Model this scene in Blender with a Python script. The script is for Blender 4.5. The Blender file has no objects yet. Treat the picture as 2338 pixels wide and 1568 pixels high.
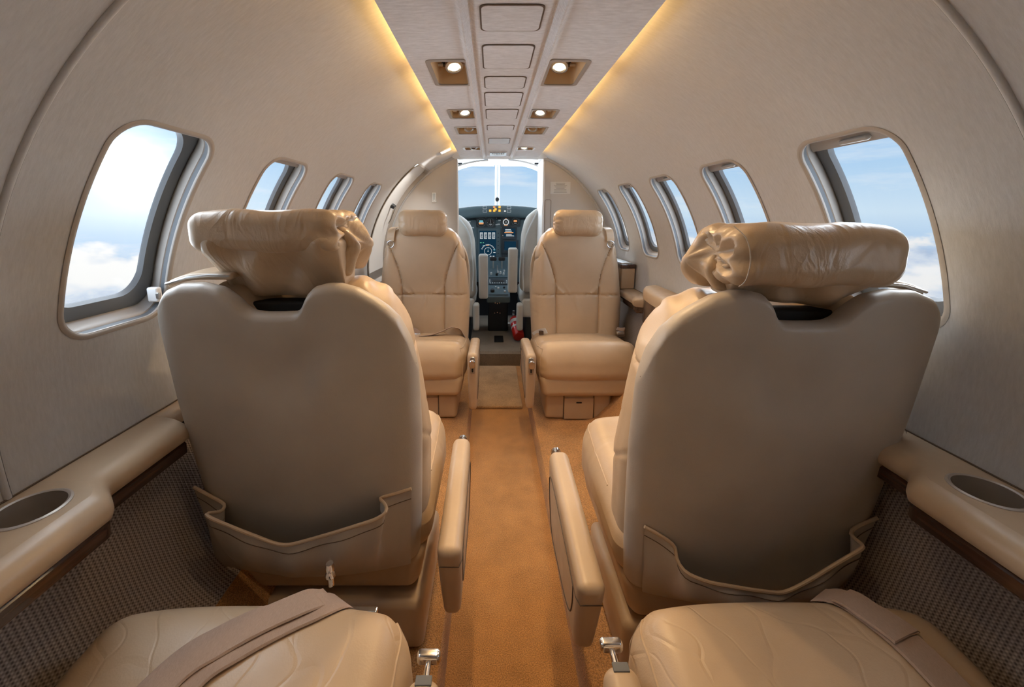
import bpy, bmesh, math, random
import numpy as np
from mathutils import Vector, Matrix
random.seed(7); RNG = np.random.default_rng(5)
SC = bpy.context.scene
COL = SC.collection
PI = math.pi
R = math.radians

# ------------------------------------------------------------------ materials
def nodes(name):
    m = bpy.data.materials.new(name); m.use_nodes = True
    nt = m.node_tree
    b = nt.nodes['Principled BSDF']
    return m, nt, b
def N(nt, t, **kw):
    n = nt.nodes.new(t)
    for k, v in kw.items():
        if k in n.inputs: n.inputs[k].default_value = v
        else: setattr(n, k, v)
    return n
def L(nt, a, b): nt.links.new(a, b)
def simple(name, col, rough=.5, metal=0, spec=.5, coat=0):
    m, nt, b = nodes(name)
    b.inputs['Base Color'].default_value = (*col, 1); b.inputs['Roughness'].default_value = rough
    b.inputs['Metallic'].default_value = metal; b.inputs['Specular IOR Level'].default_value = spec
    b.inputs['Coat Weight'].default_value = coat
    return m
def ramp(nt, fac, stops):
    r = nt.nodes.new('ShaderNodeValToRGB'); e = r.color_ramp.elements
    while len(e) < len(stops): e.new(.5)
    for i, (p, c) in enumerate(stops):
        e[i].position = p; e[i].color = (*c, 1) if len(c) == 3 else c
    L(nt, fac, r.inputs[0]); return r.outputs[0]
def leather(name, col, rough=.38, crease=0.0, grain=.12, soft=0.0):
    m, nt, b = nodes(name)
    tc = N(nt, 'ShaderNodeTexCoord')
    n1 = N(nt, 'ShaderNodeTexNoise', Scale=9.0, Detail=4.0)
    L(nt, tc.outputs['Object'], n1.inputs['Vector'])
    c = ramp(nt, n1.outputs['Fac'], [(.3, tuple(x*.93 for x in col)), (.7, tuple(min(1, x*1.05) for x in col))])
    v = N(nt, 'ShaderNodeTexVoronoi', Scale=420.0); L(nt, tc.outputs['Object'], v.inputs['Vector'])
    bm = N(nt, 'ShaderNodeBump', Strength=grain, Distance=.0008); L(nt, v.outputs['Distance'], bm.inputs['Height'])
    n3 = N(nt, 'ShaderNodeTexNoise', Scale=26.0, Detail=3.0); L(nt, tc.outputs['Object'], n3.inputs['Vector'])
    bm2 = N(nt, 'ShaderNodeBump', Strength=.18, Distance=.003); L(nt, n3.outputs['Fac'], bm2.inputs['Height']); L(nt, bm.outputs[0], bm2.inputs['Normal'])
    last = bm2
    if soft:
        ms = N(nt, 'ShaderNodeMapping'); ms.inputs['Rotation'].default_value = (.4, .5, .6); ms.inputs['Scale'].default_value = (16, 5, 9); L(nt, tc.outputs['Object'], ms.inputs['Vector'])
        ns = N(nt, 'ShaderNodeTexNoise', Scale=1.0, Detail=2.5, Distortion=1.6); L(nt, ms.outputs[0], ns.inputs['Vector'])
        rs = ramp(nt, ns.outputs['Fac'], [(.35, (0, 0, 0)), (.52, (1, 1, 1)), (.70, (.55, .55, .55))])
        bs = N(nt, 'ShaderNodeBump', Strength=soft, Distance=.010); L(nt, rs, bs.inputs['Height']); L(nt, last.outputs[0], bs.inputs['Normal']); last = bs
    if crease:
        w = N(nt, 'ShaderNodeTexNoise', Scale=5.0, Detail=2.0); L(nt, tc.outputs['Object'], w.inputs['Vector'])
        mx = N(nt, 'ShaderNodeVectorMath', operation='MULTIPLY_ADD'); L(nt, w.outputs['Color'], mx.inputs[0]); mx.inputs[1].default_value = (.22, .22, .22); L(nt, tc.outputs['Object'], mx.inputs[2])
        mq = N(nt, 'ShaderNodeMapping'); mq.inputs['Scale'].default_value = (1.5, .55, 1.0); mq.inputs['Rotation'].default_value = (0, 0, .5); L(nt, mx.outputs[0], mq.inputs['Vector'])
        v2 = N(nt, 'ShaderNodeTexVoronoi', feature='DISTANCE_TO_EDGE', Scale=8.0); L(nt, mq.outputs[0], v2.inputs['Vector'])
        rr = ramp(nt, v2.outputs['Distance'], [(0, (0, 0, 0)), (.035, (1, 1, 1))])
        bm3 = N(nt, 'ShaderNodeBump', Strength=crease, Distance=.0016); L(nt, rr, bm3.inputs['Height']); L(nt, last.outputs[0], bm3.inputs['Normal']); last = bm3
    L(nt, c, b.inputs['Base Color']); L(nt, last.outputs[0], b.inputs['Normal'])
    rr2 = ramp(nt, n3.outputs['Fac'], [(.3, (rough-.06,)*3), (.7, (rough+.08,)*3)]); L(nt, rr2, b.inputs['Roughness'])
    b.inputs['Specular IOR Level'].default_value = .5
    return m
def fabric(name, col, scale=(60, 14, 60), bump=.25, rough=.9, var=.06):
    m, nt, b = nodes(name)
    tc = N(nt, 'ShaderNodeTexCoord')
    mp = N(nt, 'ShaderNodeMapping'); mp.inputs['Scale'].default_value = scale; L(nt, tc.outputs['Object'], mp.inputs['Vector'])
    n1 = N(nt, 'ShaderNodeTexNoise', Scale=3.0, Detail=5.0, Roughness=.65); L(nt, mp.outputs[0], n1.inputs['Vector'])
    c = ramp(nt, n1.outputs['Fac'], [(.3, tuple(x*(1-var) for x in col)), (.7, tuple(min(1, x*(1+var)) for x in col))])
    bm = N(nt, 'ShaderNodeBump', Strength=bump, Distance=.0015); L(nt, n1.outputs['Fac'], bm.inputs['Height'])
    L(nt, c, b.inputs['Base Color']); L(nt, bm.outputs[0], b.inputs['Normal'])
    b.inputs['Roughness'].default_value = rough; b.inputs['Specular IOR Level'].default_value = .25
    b.inputs['Sheen Weight'].default_value = .15
    return m
def carpet(name, col):
    m, nt, b = nodes(name)
    tc = N(nt, 'ShaderNodeTexCoord')
    n1 = N(nt, 'ShaderNodeTexNoise', Scale=420.0, Detail=2.0); L(nt, tc.outputs['Object'], n1.inputs['Vector'])
    n2 = N(nt, 'ShaderNodeTexNoise', Scale=11.0, Detail=4.0); L(nt, tc.outputs['Object'], n2.inputs['Vector'])
    mx = N(nt, 'ShaderNodeMath', operation='MULTIPLY_ADD'); L(nt, n1.outputs['Fac'], mx.inputs[0]); mx.inputs[1].default_value = 1.0; sc_ = N(nt, 'ShaderNodeMath', operation='MULTIPLY'); L(nt, n2.outputs['Fac'], sc_.inputs[0]); sc_.inputs[1].default_value = .35; L(nt, sc_.outputs[0], mx.inputs[2])
    c = ramp(nt, mx.outputs[0], [(.50, tuple(x*.48 for x in col)), (.95, tuple(min(1, x*1.3) for x in col))])
    bm = N(nt, 'ShaderNodeBump', Strength=.7, Distance=.004); L(nt, n1.outputs['Fac'], bm.inputs['Height'])
    L(nt, c, b.inputs['Base Color']); L(nt, bm.outputs[0], b.inputs['Normal'])
    b.inputs['Roughness'].default_value = .95; b.inputs['Specular IOR Level'].default_value = .1; b.inputs['Sheen Weight'].default_value = .3
    return m
def woven(name):
    m, nt, b = nodes(name)
    uv = N(nt, 'ShaderNodeUVMap')
    sp = N(nt, 'ShaderNodeSeparateXYZ'); L(nt, uv.outputs[0], sp.inputs[0])
    def wave(out, f):
        a = N(nt, 'ShaderNodeMath', operation='MULTIPLY'); L(nt, out, a.inputs[0]); a.inputs[1].default_value = f
        s = N(nt, 'ShaderNodeMath', operation='SINE'); L(nt, a.outputs[0], s.inputs[0]); return s.outputs[0]
    sx = wave(sp.outputs[0], 2*PI/.0078); sy = wave(sp.outputs[1], 2*PI/.0058)
    p = N(nt, 'ShaderNodeMath', operation='MULTIPLY'); L(nt, sx, p.inputs[0]); L(nt, sy, p.inputs[1])
    q = N(nt, 'ShaderNodeMath', operation='MULTIPLY_ADD'); L(nt, sx, q.inputs[0]); q.inputs[1].default_value = .55; L(nt, p.outputs[0], q.inputs[2])
    nz = N(nt, 'ShaderNodeTexNoise', Scale=300.0); L(nt, uv.outputs[0], nz.inputs['Vector'])
    q2 = N(nt, 'ShaderNodeMath', operation='ADD'); L(nt, q.outputs[0], q2.inputs[0]); L(nt, nz.outputs['Fac'], q2.inputs[1])
    mr = N(nt, 'ShaderNodeMapRange'); mr.inputs['From Min'].default_value = -1.2; mr.inputs['From Max'].default_value = 2.0; L(nt, q2.outputs[0], mr.inputs['Value'])
    c = ramp(nt, mr.outputs[0], [(.15, (.12, .098, .088)), (.85, (.47, .40, .355))])
    bm = N(nt, 'ShaderNodeBump', Strength=.6, Distance=.003); L(nt, mr.outputs[0], bm.inputs['Height'])
    L(nt, c, b.inputs['Base Color']); L(nt, bm.outputs[0], b.inputs['Normal'])
    b.inputs['Roughness'].default_value = .9; b.inputs['Specular IOR Level'].default_value = .2
    return m
def emit(name, col, s):
    m = bpy.data.materials.new(name); m.use_nodes = True; nt = m.node_tree
    nt.nodes.remove(nt.nodes['Principled BSDF'])
    e = N(nt, 'ShaderNodeEmission', Strength=s); e.inputs['Color'].default_value = (*col, 1)
    L(nt, e.outputs[0], nt.nodes['Material Output'].inputs[0]); return m
def glass(name, tint=(.96, .98, 1)):
    m = bpy.data.materials.new(name); m.use_nodes = True; nt = m.node_tree
    nt.nodes.remove(nt.nodes['Principled BSDF'])
    t = N(nt, 'ShaderNodeBsdfTransparent'); t.inputs['Color'].default_value = (*tint, 1)
    g = N(nt, 'ShaderNodeBsdfGlossy', Roughness=.02)
    lw = N(nt, 'ShaderNodeLayerWeight'); pw = N(nt, 'ShaderNodeMath', operation='POWER'); L(nt, lw.outputs['Facing'], pw.inputs[0]); pw.inputs[1].default_value = 5
    fr = N(nt, 'ShaderNodeMath', operation='MULTIPLY_ADD'); L(nt, pw.outputs[0], fr.inputs[0]); fr.inputs[1].default_value = .5; fr.inputs[2].default_value = .025
    mx = N(nt, 'ShaderNodeMixShader'); L(nt, fr.outputs[0], mx.inputs[0]); L(nt, t.outputs[0], mx.inputs[1]); L(nt, g.outputs[0], mx.inputs[2])
    L(nt, mx.outputs[0], nt.nodes['Material Output'].inputs[0]); return m
def wood(name):
    m, nt, b = nodes(name)
    tc = N(nt, 'ShaderNodeTexCoord'); mp = N(nt, 'ShaderNodeMapping'); mp.inputs['Scale'].default_value = (60, 4, 60); L(nt, tc.outputs['Object'], mp.inputs['Vector'])
    n = N(nt, 'ShaderNodeTexNoise', Scale=1.6, Detail=6.0); L(nt, mp.outputs[0], n.inputs['Vector'])
    c = ramp(nt, n.outputs['Fac'], [(.35, (.035, .016, .010)), (.7, (.085, .042, .028))]); L(nt, c, b.inputs['Base Color'])
    b.inputs['Roughness'].default_value = .18; b.inputs['Coat Weight'].default_value = .5
    return m

LEA = (.52, .390, .262)
M = dict(
    leather=leather('beige_leather', LEA), leather_worn=leather('worn_beige_leather', LEA, .38, crease=.38),
    leather_back=leather('seat_shell_leather', (.48, .425, .36), .40), vinyl=leather('smooth_beige_vinyl', (.49, .370, .252), .38, grain=.04),
    leather_soft=leather('soft_wrinkled_leather', LEA, .36, soft=.15), leather_grey=leather('pale_grey_sheepskin', (.52, .52, .49), .6),
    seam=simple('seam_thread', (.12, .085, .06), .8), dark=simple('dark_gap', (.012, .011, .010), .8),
    wall=fabric('fabric_liner', (.49, .498, .512), (16, 70, 16), .25, .9, .07), ceil=fabric('brushed_panel_fabric', (.73, .75, .79), (14, 60, 60), .3, .8, .13),
    bulk=simple('bulkhead_laminate', (.56, .53, .50), .55), white=simple('white_paint', (.88, .885, .88), .45), grey_white=simple('grey_white_liner', (.55, .56, .57), .5),
    cream=simple('cream_plastic', (.38, .345, .31), .45), seal=simple('grey_rubber_seal', (.13, .14, .15), .6),
    carpet=carpet('tan_carpet', (.56, .285, .100)), mat=carpet('aisle_mat_carpet', (.52, .34, .19)), carpet_dark=carpet('cockpit_carpet', (.30, .24, .18)),
    woven=woven('woven_sidewall_fabric'), chrome=simple('chrome', (.86, .86, .87), .12, 1), cup=simple('satin_bronze_cup', (.50, .45, .40), .42, .55), steel=simple('satin_metal', (.55, .54, .53), .3, 1),
    glass=glass('window_acrylic'), wood=wood('dark_veneer'), tread=fabric('belt_webbing', (.40, .295, .235), (300, 60, 300), .3, .75, .1),
    panel=simple('instrument_panel_grey', (.060, .100, .120), .5), black=simple('black_plastic', (.012, .014, .017), .45),
    navy=simple('dark_console', (.018, .030, .042), .5), knob=simple('dark_knob', (.02, .025, .03), .4), lightgrey=simple('pale_marking', (.55, .60, .62), .6),
    red=simple('red_enamel', (.55, .02, .015), .3, coat=.5), paper=simple('placard_paper', (.66, .66, .65), .7), ink=simple('placard_print', (.34, .34, .34), .8),
    amber_glow=simple('recess_glow_tint', (.72, .52, .30), .4),  # lamp's amber glow is put into the recess lining colour
    cove=emit('cove_tube_glow', (1.0, .57, .17), 36.0), lamp=emit('reading_lamp_glow', (1.0, .80, .55), 6.0),
    exit=emit('backlit_sign', (1, .98, .95), 1.3), scr=emit('screen_navy', (.010, .045, .085), .8), scrw=emit('screen_white', (.85, .92, .95), .9),
    scrc=emit('screen_cyan', (.25, .75, .9), .8), scro=emit('screen_orange', (1, .45, .18), 1.0), ann=emit('annunciator_amber', (1, .50, .08), 1.6),
    annw=emit('annunciator_white', (1, 1, 1), 1.2), anng=emit('screen_green', (.2, .8, .5), .6),
)

# ------------------------------------------------------------------ object helpers
def link(name, me, mat, parent=None, smooth=True, ang=40):
    o = bpy.data.objects.new(name, me); COL.objects.link(o)
    if mat is not None: me.materials.append(M[mat] if isinstance(mat, str) else mat)
    if parent is not None: o.parent = parent
    if smooth:
        me.polygons.foreach_set('use_smooth', [True]*len(me.polygons))
        try: me.set_sharp_from_angle(angle=R(ang))
        except Exception: pass
    return o
def mesh(name, v, f, mat, parent=None, smooth=True, ang=40):
    me = bpy.data.meshes.new(name); me.from_pydata([tuple(map(float, p)) for p in v], [], [tuple(map(int, q)) for q in f]); me.update()
    bm = bmesh.new(); bm.from_mesh(me); bmesh.ops.recalc_face_normals(bm, faces=bm.faces); bm.to_mesh(me); bm.free()
    return link(name, me, mat, parent, smooth, ang)
def join(parts):                # [(verts, faces)] -> one mesh's data
    V, F, k = [], [], 0
    for v, f in parts:
        V += [tuple(p) for p in v]; F += [tuple(i+k for i in q) for q in f]; k += len(v)
    return V, F
def tag(o, label, cat, group=None):
    o['label'] = label; o['category'] = cat
    if group: o['group'] = group
    return o
def struct(o): o['kind'] = 'structure'; return o
def thing(name, label, cat, loc=(0, 0, 0), rot=0.0, group=None):
    o = bpy.data.objects.new(name, None); COL.objects.link(o); o.location = loc; o.rotation_euler = (0, 0, rot)
    o.empty_display_size = .05
    return tag(o, label, cat, group)

def rbox_data(size, r, n=(6, 6, 6), c=(0, 0, 0), deform=None, k=4):
    h = np.array(size, float)/2
    r = min(r, h.min()*.999)
    ax = []
    for i in range(3):
        t = np.tan(np.linspace(0, PI/4, k+1))*r
        a = [-(h[i]-r)-x for x in t[::-1]]
        inner = list(np.linspace(-(h[i]-r), h[i]-r, n[i]+1)[1:-1]) if h[i]-r > 1e-6 else []
        b = [(h[i]-r)+x for x in t]
        if h[i]-r < 1e-6: b = b[1:]
        ax.append(np.array(a+inner+b))
    nx, ny, nz = map(len, ax); idx = {}; P = []
    def vid(i, j, l):
        q = (i, j, l)
        if q not in idx:
            idx[q] = len(P); P.append((ax[0][i], ax[1][j], ax[2][l]))
        return idx[q]
    F = []
    for i in range(nx-1):
        for j in range(ny-1):
            F.append((vid(i, j, 0), vid(i, j+1, 0), vid(i+1, j+1, 0), vid(i+1, j, 0)))
            F.append((vid(i, j, nz-1), vid(i+1, j, nz-1), vid(i+1, j+1, nz-1), vid(i, j+1, nz-1)))
    for i in range(nx-1):
        for l in range(nz-1):
            F.append((vid(i, 0, l), vid(i+1, 0, l), vid(i+1, 0, l+1), vid(i, 0, l+1)))
            F.append((vid(i, ny-1, l), vid(i, ny-1, l+1), vid(i+1, ny-1, l+1), vid(i+1, ny-1, l)))
    for j in range(ny-1):
        for l in range(nz-1):
            F.append((vid(0, j, l), vid(0, j, l+1), vid(0, j+1, l+1), vid(0, j+1, l)))
            F.append((vid(nx-1, j, l), vid(nx-1, j+1, l), vid(nx-1, j+1, l+1), vid(nx-1, j, l+1)))
    P = np.array(P)
    inner = np.clip(P, -(h-r), h-r); d = P-inner; ln = np.linalg.norm(d, axis=1); ln[ln < 1e-9] = 1
    Q = inner+d*(r/ln)[:, None]
    if deform is not None: Q = deform(Q)
    return Q+np.array(c), F
def fixwind(F, flip): return [tuple(reversed(q)) for q in F] if flip else F
def rbox(name, size, r, mat, parent=None, c=(0, 0, 0), n=(6, 6, 6), deform=None, flip=False, k=4, ang=50):
    v, f = rbox_data(size, r, n, c, deform, k)
    return mesh(name, v, fixwind(f, flip), mat, parent, True, ang)
def frame_of(t):
    t = t/np.linalg.norm(t); a = np.array([0, 0, 1.0]) if abs(t[2]) < .9 else np.array([1.0, 0, 0])
    u = np.cross(t, a); u /= np.linalg.norm(u); return u, np.cross(u, t)
def tube_data(pts, rad, seg=8, closed=False):
    P = np.array(pts, float); n = len(P); V = []; F = []
    T = np.gradient(P, axis=0) if not closed else (np.roll(P, -1, 0)-np.roll(P, 1, 0))
    u, _ = frame_of(T[0]); rr = np.broadcast_to(np.array(rad, float), (n,))
    for i in range(n):
        t = T[i]/max(1e-9, np.linalg.norm(T[i])); u = u-t*np.dot(u, t); u /= max(1e-9, np.linalg.norm(u)); w = np.cross(t, u)
        for s in range(seg):
            a = 2*PI*s/seg; V.append(P[i]+rr[i]*(math.cos(a)*u+math.sin(a)*w))
    for i in range(n if closed else n-1):
        j = (i+1) % n
        for s in range(seg): F.append((i*seg+s, i*seg+(s+1) % seg, j*seg+(s+1) % seg, j*seg+s))
    if not closed:
        F.append(tuple(range(seg))[::-1]); F.append(tuple((n-1)*seg+s for s in range(seg)))
    return V, F
def tube(name, pts, rad, mat, parent=None, seg=8, closed=False):
    v, f = tube_data(pts, rad, seg, closed); return mesh(name, v, f, mat, parent)
def smooth_path(pts, n=40):
    P = np.array(pts, float); t = np.linspace(0, len(P)-1, n); out = []
    for x in t:
        i = int(min(math.floor(x), len(P)-2)); f = x-i
        p0 = P[max(i-1, 0)]; p1 = P[i]; p2 = P[i+1]; p3 = P[min(i+2, len(P)-1)]
        out.append(.5*((2*p1)+(-p0+p2)*f+(2*p0-5*p1+4*p2-p3)*f*f+(-p0+3*p1-3*p2+p3)*f**3))
    return np.array(out)
def xf(v, mat): return [tuple(mat @ Vector(p)) for p in v]
def lathe_data(prof, seg=24, mat=None):
    V = []; F = []; m = len(prof)
    for s in range(seg):
        a = 2*PI*s/seg
        for r_, z in prof: V.append((r_*math.cos(a), r_*math.sin(a), z))
    for s in range(seg):
        t = (s+1) % seg
        for i in range(m-1): F.append((s*m+i, t*m+i, t*m+i+1, s*m+i+1))
    F.append(tuple(s*m for s in range(seg))[::-1]); F.append(tuple(s*m+m-1 for s in range(seg)))
    return (xf(V, mat) if mat else V), F
def lathe(name, prof, mat, parent=None, mtx=None, seg=24):
    v, f = lathe_data(prof, seg, mtx); return mesh(name, v, f, mat, parent)
def rrect(w, h, cr, k=5):
    out = []
    for cx, cy, a0 in ((w/2-cr, h/2-cr, 0), (-w/2+cr, h/2-cr, 90), (-w/2+cr, -h/2+cr, 180), (w/2-cr, -h/2+cr, 270)):
        for i in range(k+1):
            a = R(a0+90*i/k); out.append((cx+cr*math.cos(a), cy+cr*math.sin(a)))
    return out
def prism_data(out, d, ch=.0, mtx=None):
    """outline in local xy, extruded 0..d along z with a small chamfer on the far face"""
    n = len(out); P = np.array(out); c = P.mean(0); V = []
    s = 1-ch/np.maximum(1e-6, np.linalg.norm(P-c, axis=1))[:, None] if ch else 1
    Pin = c+(P-c)*s
    rings = [(P, 0), (P, d-ch), (Pin, d)] if ch else [(P, 0), (P, d)]
    for q, z in rings: V += [(x, y, z) for x, y in q]
    F = [tuple(range(n))[::-1]]
    for k in range(len(rings)-1):
        for i in range(n): F.append((k*n+i, k*n+(i+1) % n, (k+1)*n+(i+1) % n, (k+1)*n+i))
    F.append(tuple((len(rings)-1)*n+i for i in range(n)))
    return (xf(V, mtx) if mtx else V), F
def prism(name, out, d, mat, parent=None, mtx=None, ch=0, ang=30):
    v, f = prism_data(out, d, ch, mtx); return mesh(name, v, f, mat, parent, True, ang)
def ring_data(o1, o2, d, mtx=None):
    n = len(o1); V = [(x, y, 0) for x, y in o1]+[(x, y, 0) for x, y in o2]+[(x, y, d) for x, y in o1]+[(x, y, d) for x, y in o2]; F = []
    for i in range(n):
        j = (i+1) % n
        F += [(i, j, n+j, n+i)[::-1], (2*n+i, 2*n+j, 3*n+j, 3*n+i), (i, j, 2*n+j, 2*n+i), (n+i, 3*n+i, 3*n+j, n+j)]
    return (xf(V, mtx) if mtx else V), F
def strip(name, pts, side, half, th, mat, parent=None, n=40):
    """webbing: rectangle swept along pts; side = width direction(s)"""
    P = smooth_path(pts, n); S = np.array(side, float)
    if S.ndim == 1: S = np.tile(S, (len(pts), 1))
    S = smooth_path(S, n); T = np.gradient(P, axis=0); V = []; F = []
    for i in range(n):
        t = T[i]/np.linalg.norm(T[i]); s = S[i]-t*np.dot(S[i], t); s /= np.linalg.norm(s); nn = np.cross(s, t)
        for a, b in ((-1, -.5), (-.9, .5), (.9, .5), (1, -.5)): V.append(P[i]+s*half*a+nn*th*b)
    for i in range(n-1):
        for k in range(4): F.append((i*4+k, i*4+(k+1) % 4, i*4+4+(k+1) % 4, i*4+4+k))
    F += [(0, 1, 2, 3), tuple(4*(n-1)+k for k in (3, 2, 1, 0))]
    return mesh(name, V, F, mat, parent, True, 35)
def face_to(normal, up, loc):
    """matrix whose local z is `normal`, local y is `up`"""
    z = Vector(normal).normalized(); y = Vector(up); y = (y-z*y.dot(z)).normalized(); x = y.cross(z)
    m = Matrix((x, y, z)).transposed().to_4x4(); m.translation = Vector(loc); return m
# ================================================================== CABIN SHELL
# camera eye is the origin height; cabin axis runs along +y, fuselage arc centre (x=0, z=ZC), radius RW
RW, ZC = .735, -.32
Y0, Y1 = -.70, 2.60
def arc(s, a, y, r=RW): return (s*r*math.cos(a), y, ZC+r*math.sin(a))
A_LO, A_HI = R(-6.5), R(89)
CELL = (R(4), R(46)); HOLE = (R(9.6), R(38.4))
PITCH = {-1: .395, 1: .39}; FRONT = {-1: .805, 1: .852}
WLEN = .198
def hole_outline(y0, y1, a0, a1, cr, k=8):
    """rounded rectangle in (y, arc length)"""
    w, h = y1-y0, (a1-a0)*RW
    return [(y0+w/2+p, (a0+a1)/2+q/RW) for p, q in rrect(w, h, cr, k)]
def densify(o, step=.012):
    out = []
    for i in range(len(o)):
        p, q = o[i], o[(i+1) % len(o)]
        n = max(1, int(math.ceil(math.hypot(q[0]-p[0], (q[1]-p[1])*RW)/step)))
        for j in range(n): out.append((p[0]+(q[0]-p[0])*j/n, p[1]+(q[1]-p[1])*j/n))
    return out
def cell_data(s, yc0, yc1, a0, a1, hole, rings=6):
    cy, ca = sum(p[0] for p in hole)/len(hole), sum(p[1] for p in hole)/len(hole)
    rim = []
    for p in hole:
        dy, da = p[0]-cy, p[1]-ca
        ts = []
        if dy > 1e-9: ts.append((yc1-cy)/dy)
        if dy < -1e-9: ts.append((yc0-cy)/dy)
        if da > 1e-9: ts.append((a1-ca)/da)
        if da < -1e-9: ts.append((a0-ca)/da)
        t = min(ts); rim.append([cy+dy*t, ca+da*t])
    for c in ((yc0, a0), (yc0, a1), (yc1, a0), (yc1, a1)):
        i = min(range(len(rim)), key=lambda k: (rim[k][0]-c[0])**2+((rim[k][1]-c[1])*RW)**2); rim[i] = list(c)
    V, F, n = [], [], len(hole)
    for k in range(rings+1):
        f = (k/rings)**1.3
        for p, q in zip(hole, rim): V.append(arc(s, p[1]+(q[1]-p[1])*f, p[0]+(q[0]-p[0])*f))
    for k in range(rings):
        for i in range(n): F.append((k*n+i, k*n+(i+1) % n, (k+1)*n+(i+1) % n, (k+1)*n+i))
    return V, F
def patch_data(s, y0, y1, a0, a1, ny=4, r=RW):
    na = max(2, int((a1-a0)/R(1.5)))
    V = [arc(s, a0+(a1-a0)*j/na, y0+(y1-y0)*i/ny, r) for i in range(ny+1) for j in range(na+1)]
    F = [(i*(na+1)+j, (i+1)*(na+1)+j, (i+1)*(na+1)+j+1, i*(na+1)+j+1) for i in range(ny) for j in range(na)]
    return V, F
DOOR_Y = (2.20, 2.565); DOOR_A = (R(-6.5), R(53))
win_no = 0
for s, side in ((-1, 'left'), (1, 'right')):
    cells = []; parts = []
    count = (5, 6)[s > 0]
    for k in range(-1, count-1):
        yf = FRONT[s]+PITCH[s]*k; yc = yf-WLEN/2
        cells.append((yf, yc-PITCH[s]/2, yc+PITCH[s]/2))
    for yf, a, b in cells:
        parts.append(cell_data(s, a, b, *CELL, densify(hole_outline(yf-WLEN, yf, *HOLE, .045))))
    parts.append(patch_data(s, Y0, cells[0][1], *CELL, 12)); ye = cells[-1][2]
    if s < 0:
        parts.append(patch_data(s, ye, DOOR_Y[0], *CELL)); parts.append(patch_data(s, DOOR_Y[1], Y1, *CELL))
        parts.append(patch_data(s, Y0, DOOR_Y[0], A_LO, CELL[0], 30)); parts.append(patch_data(s, DOOR_Y[1], Y1, A_LO, CELL[0]))
        parts.append(patch_data(s, Y0, DOOR_Y[0], CELL[1], DOOR_A[1], 30)); parts.append(patch_data(s, DOOR_Y[1], Y1, CELL[1], DOOR_A[1]))
        parts.append(patch_data(s, Y0, Y1, DOOR_A[1], A_HI+R(3), 30))
    else:
        parts.append(patch_data(s, ye, Y1, *CELL)); parts.append(patch_data(s, Y0, Y1, A_LO, CELL[0], 30)); parts.append(patch_data(s, Y0, Y1, CELL[1], A_HI+R(3), 30))
    v, f = join(parts)
    wall = struct(mesh('wall_'+side, v, f, 'wall', None, True, 60))
    # woven lower panel hanging from the ledge and curling in to the carpet
    prof = [(.727, -.405), (.726, -.44), (.722, -.475), (.712, -.51), (.697, -.56), (.682, -.62), (.668, -.67), (.648, -.715), (.622, -.752), (.60, -.775)]
    pp = smooth_path([(a, 0, b) for a, b in prof], 30)
    ys = np.linspace(Y0, Y1, 34); V = []; F = []; U = []
    dl = np.concatenate([[0], np.cumsum(np.linalg.norm(np.diff(pp, axis=0), axis=1))])
    for i, y in enumerate(ys):
        for j, p in enumerate(pp): V.append((s*p[0], y, p[2])); U.append((y, dl[j]))
    m_ = len(pp)
    for i in range(len(ys)-1):
        for j in range(m_-1): F.append((i*m_+j, (i+1)*m_+j, (i+1)*m_+j+1, i*m_+j+1))
    lp = mesh('woven_panel', V, F, 'woven', wall); lp['label'] = 'coarse woven taupe fabric lower panel'
    uvl = lp.data.uv_layers.new(name='UVMap')
    for lo in lp.data.loops: uvl.data[lo.index].uv = U[lo.vertex_index]
    # windows
    for yf, a, b in cells:
        win_no += 1
        o0 = densify(hole_outline(yf-WLEN-.010, yf+.010, HOLE[0]-.014, HOLE[1]+.014, .054)); n = len(o0)
        def scaled(d0, d1, l0, l1, cr):
            o = hole_outline(yf-WLEN+d0, yf+d1, HOLE[0]+l0/RW, HOLE[1]+l1/RW, cr)
            # resample to n points by outline index so that rings match
            full = densify(o, .004); per = len(full)
            return [full[int(round(i*per/n)) % per] for i in range(n)]
        spec = [((-.010, .010, -.010, .010, .054), RW-.001), ((-.006, .006, -.006, .006, .051), RW-.0022), ((-.002, .002, -.002, .002, .048), RW-.0018),
                ((0, 0, 0, 0, .046), RW+.002), ((-.001, .001, -.001, .001, .046), RW+.005)]
        spec2 = [((-.0045, .0045, -.0005, .003, .046), RW+.0150), ((-.003, .003, .002, .002, .046), RW+.0165), ((-.0065, .0070, .004, .005, .046), RW+.026), ((-.014, .016, .010, .010, .046), RW+.042)]
        rings = []
        for (d0, d1, l0, l1, cr), rr in spec:
            o = scaled(d0, d1, l0, l1, cr); rings.append([arc(s, p[1], p[0], rr) for p in o])
        V = [p for r_ in rings for p in r_]; F = [(k*n+i, k*n+(i+1) % n, (k+1)*n+(i+1) % n, (k+1)*n+i) for k in range(len(rings)-1) for i in range(n)]
        w = struct(mesh('window_%d' % win_no, V, F, 'cream', None, True, 60)); w['label'] = 'cream window surround'
        def loft(name, a_, b_, mat, par):
            oa = [arc(s, p[1], p[0], a_[1]) for p in scaled(*a_[0])]; ob = [arc(s, p[1], p[0], b_[1]) for p in scaled(*b_[0])]
            return mesh(name, oa+ob, [(i, (i+1) % n, n+(i+1) % n, n+i) for i in range(n)], mat, par)
        loft('shade_track', ((-.001, .001, -.001, .001, .046), RW+.005), spec2[0], 'seal', w)
        q_ = [arc(s, p[1], p[0], rr) for d_, rr in spec2 for p in scaled(*d_)]
        mesh('inner_frame', q_, [(k*n+i, k*n+(i+1) % n, (k+1)*n+(i+1) % n, (k+1)*n+i) for k in range(3) for i in range(n)], 'cream', w, True, 50)
        v1, f1 = [], []
        q0 = [arc(s, p[1], p[0], RW+.042) for p in scaled(-.014, .016, .010, .010, .046)]
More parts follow.
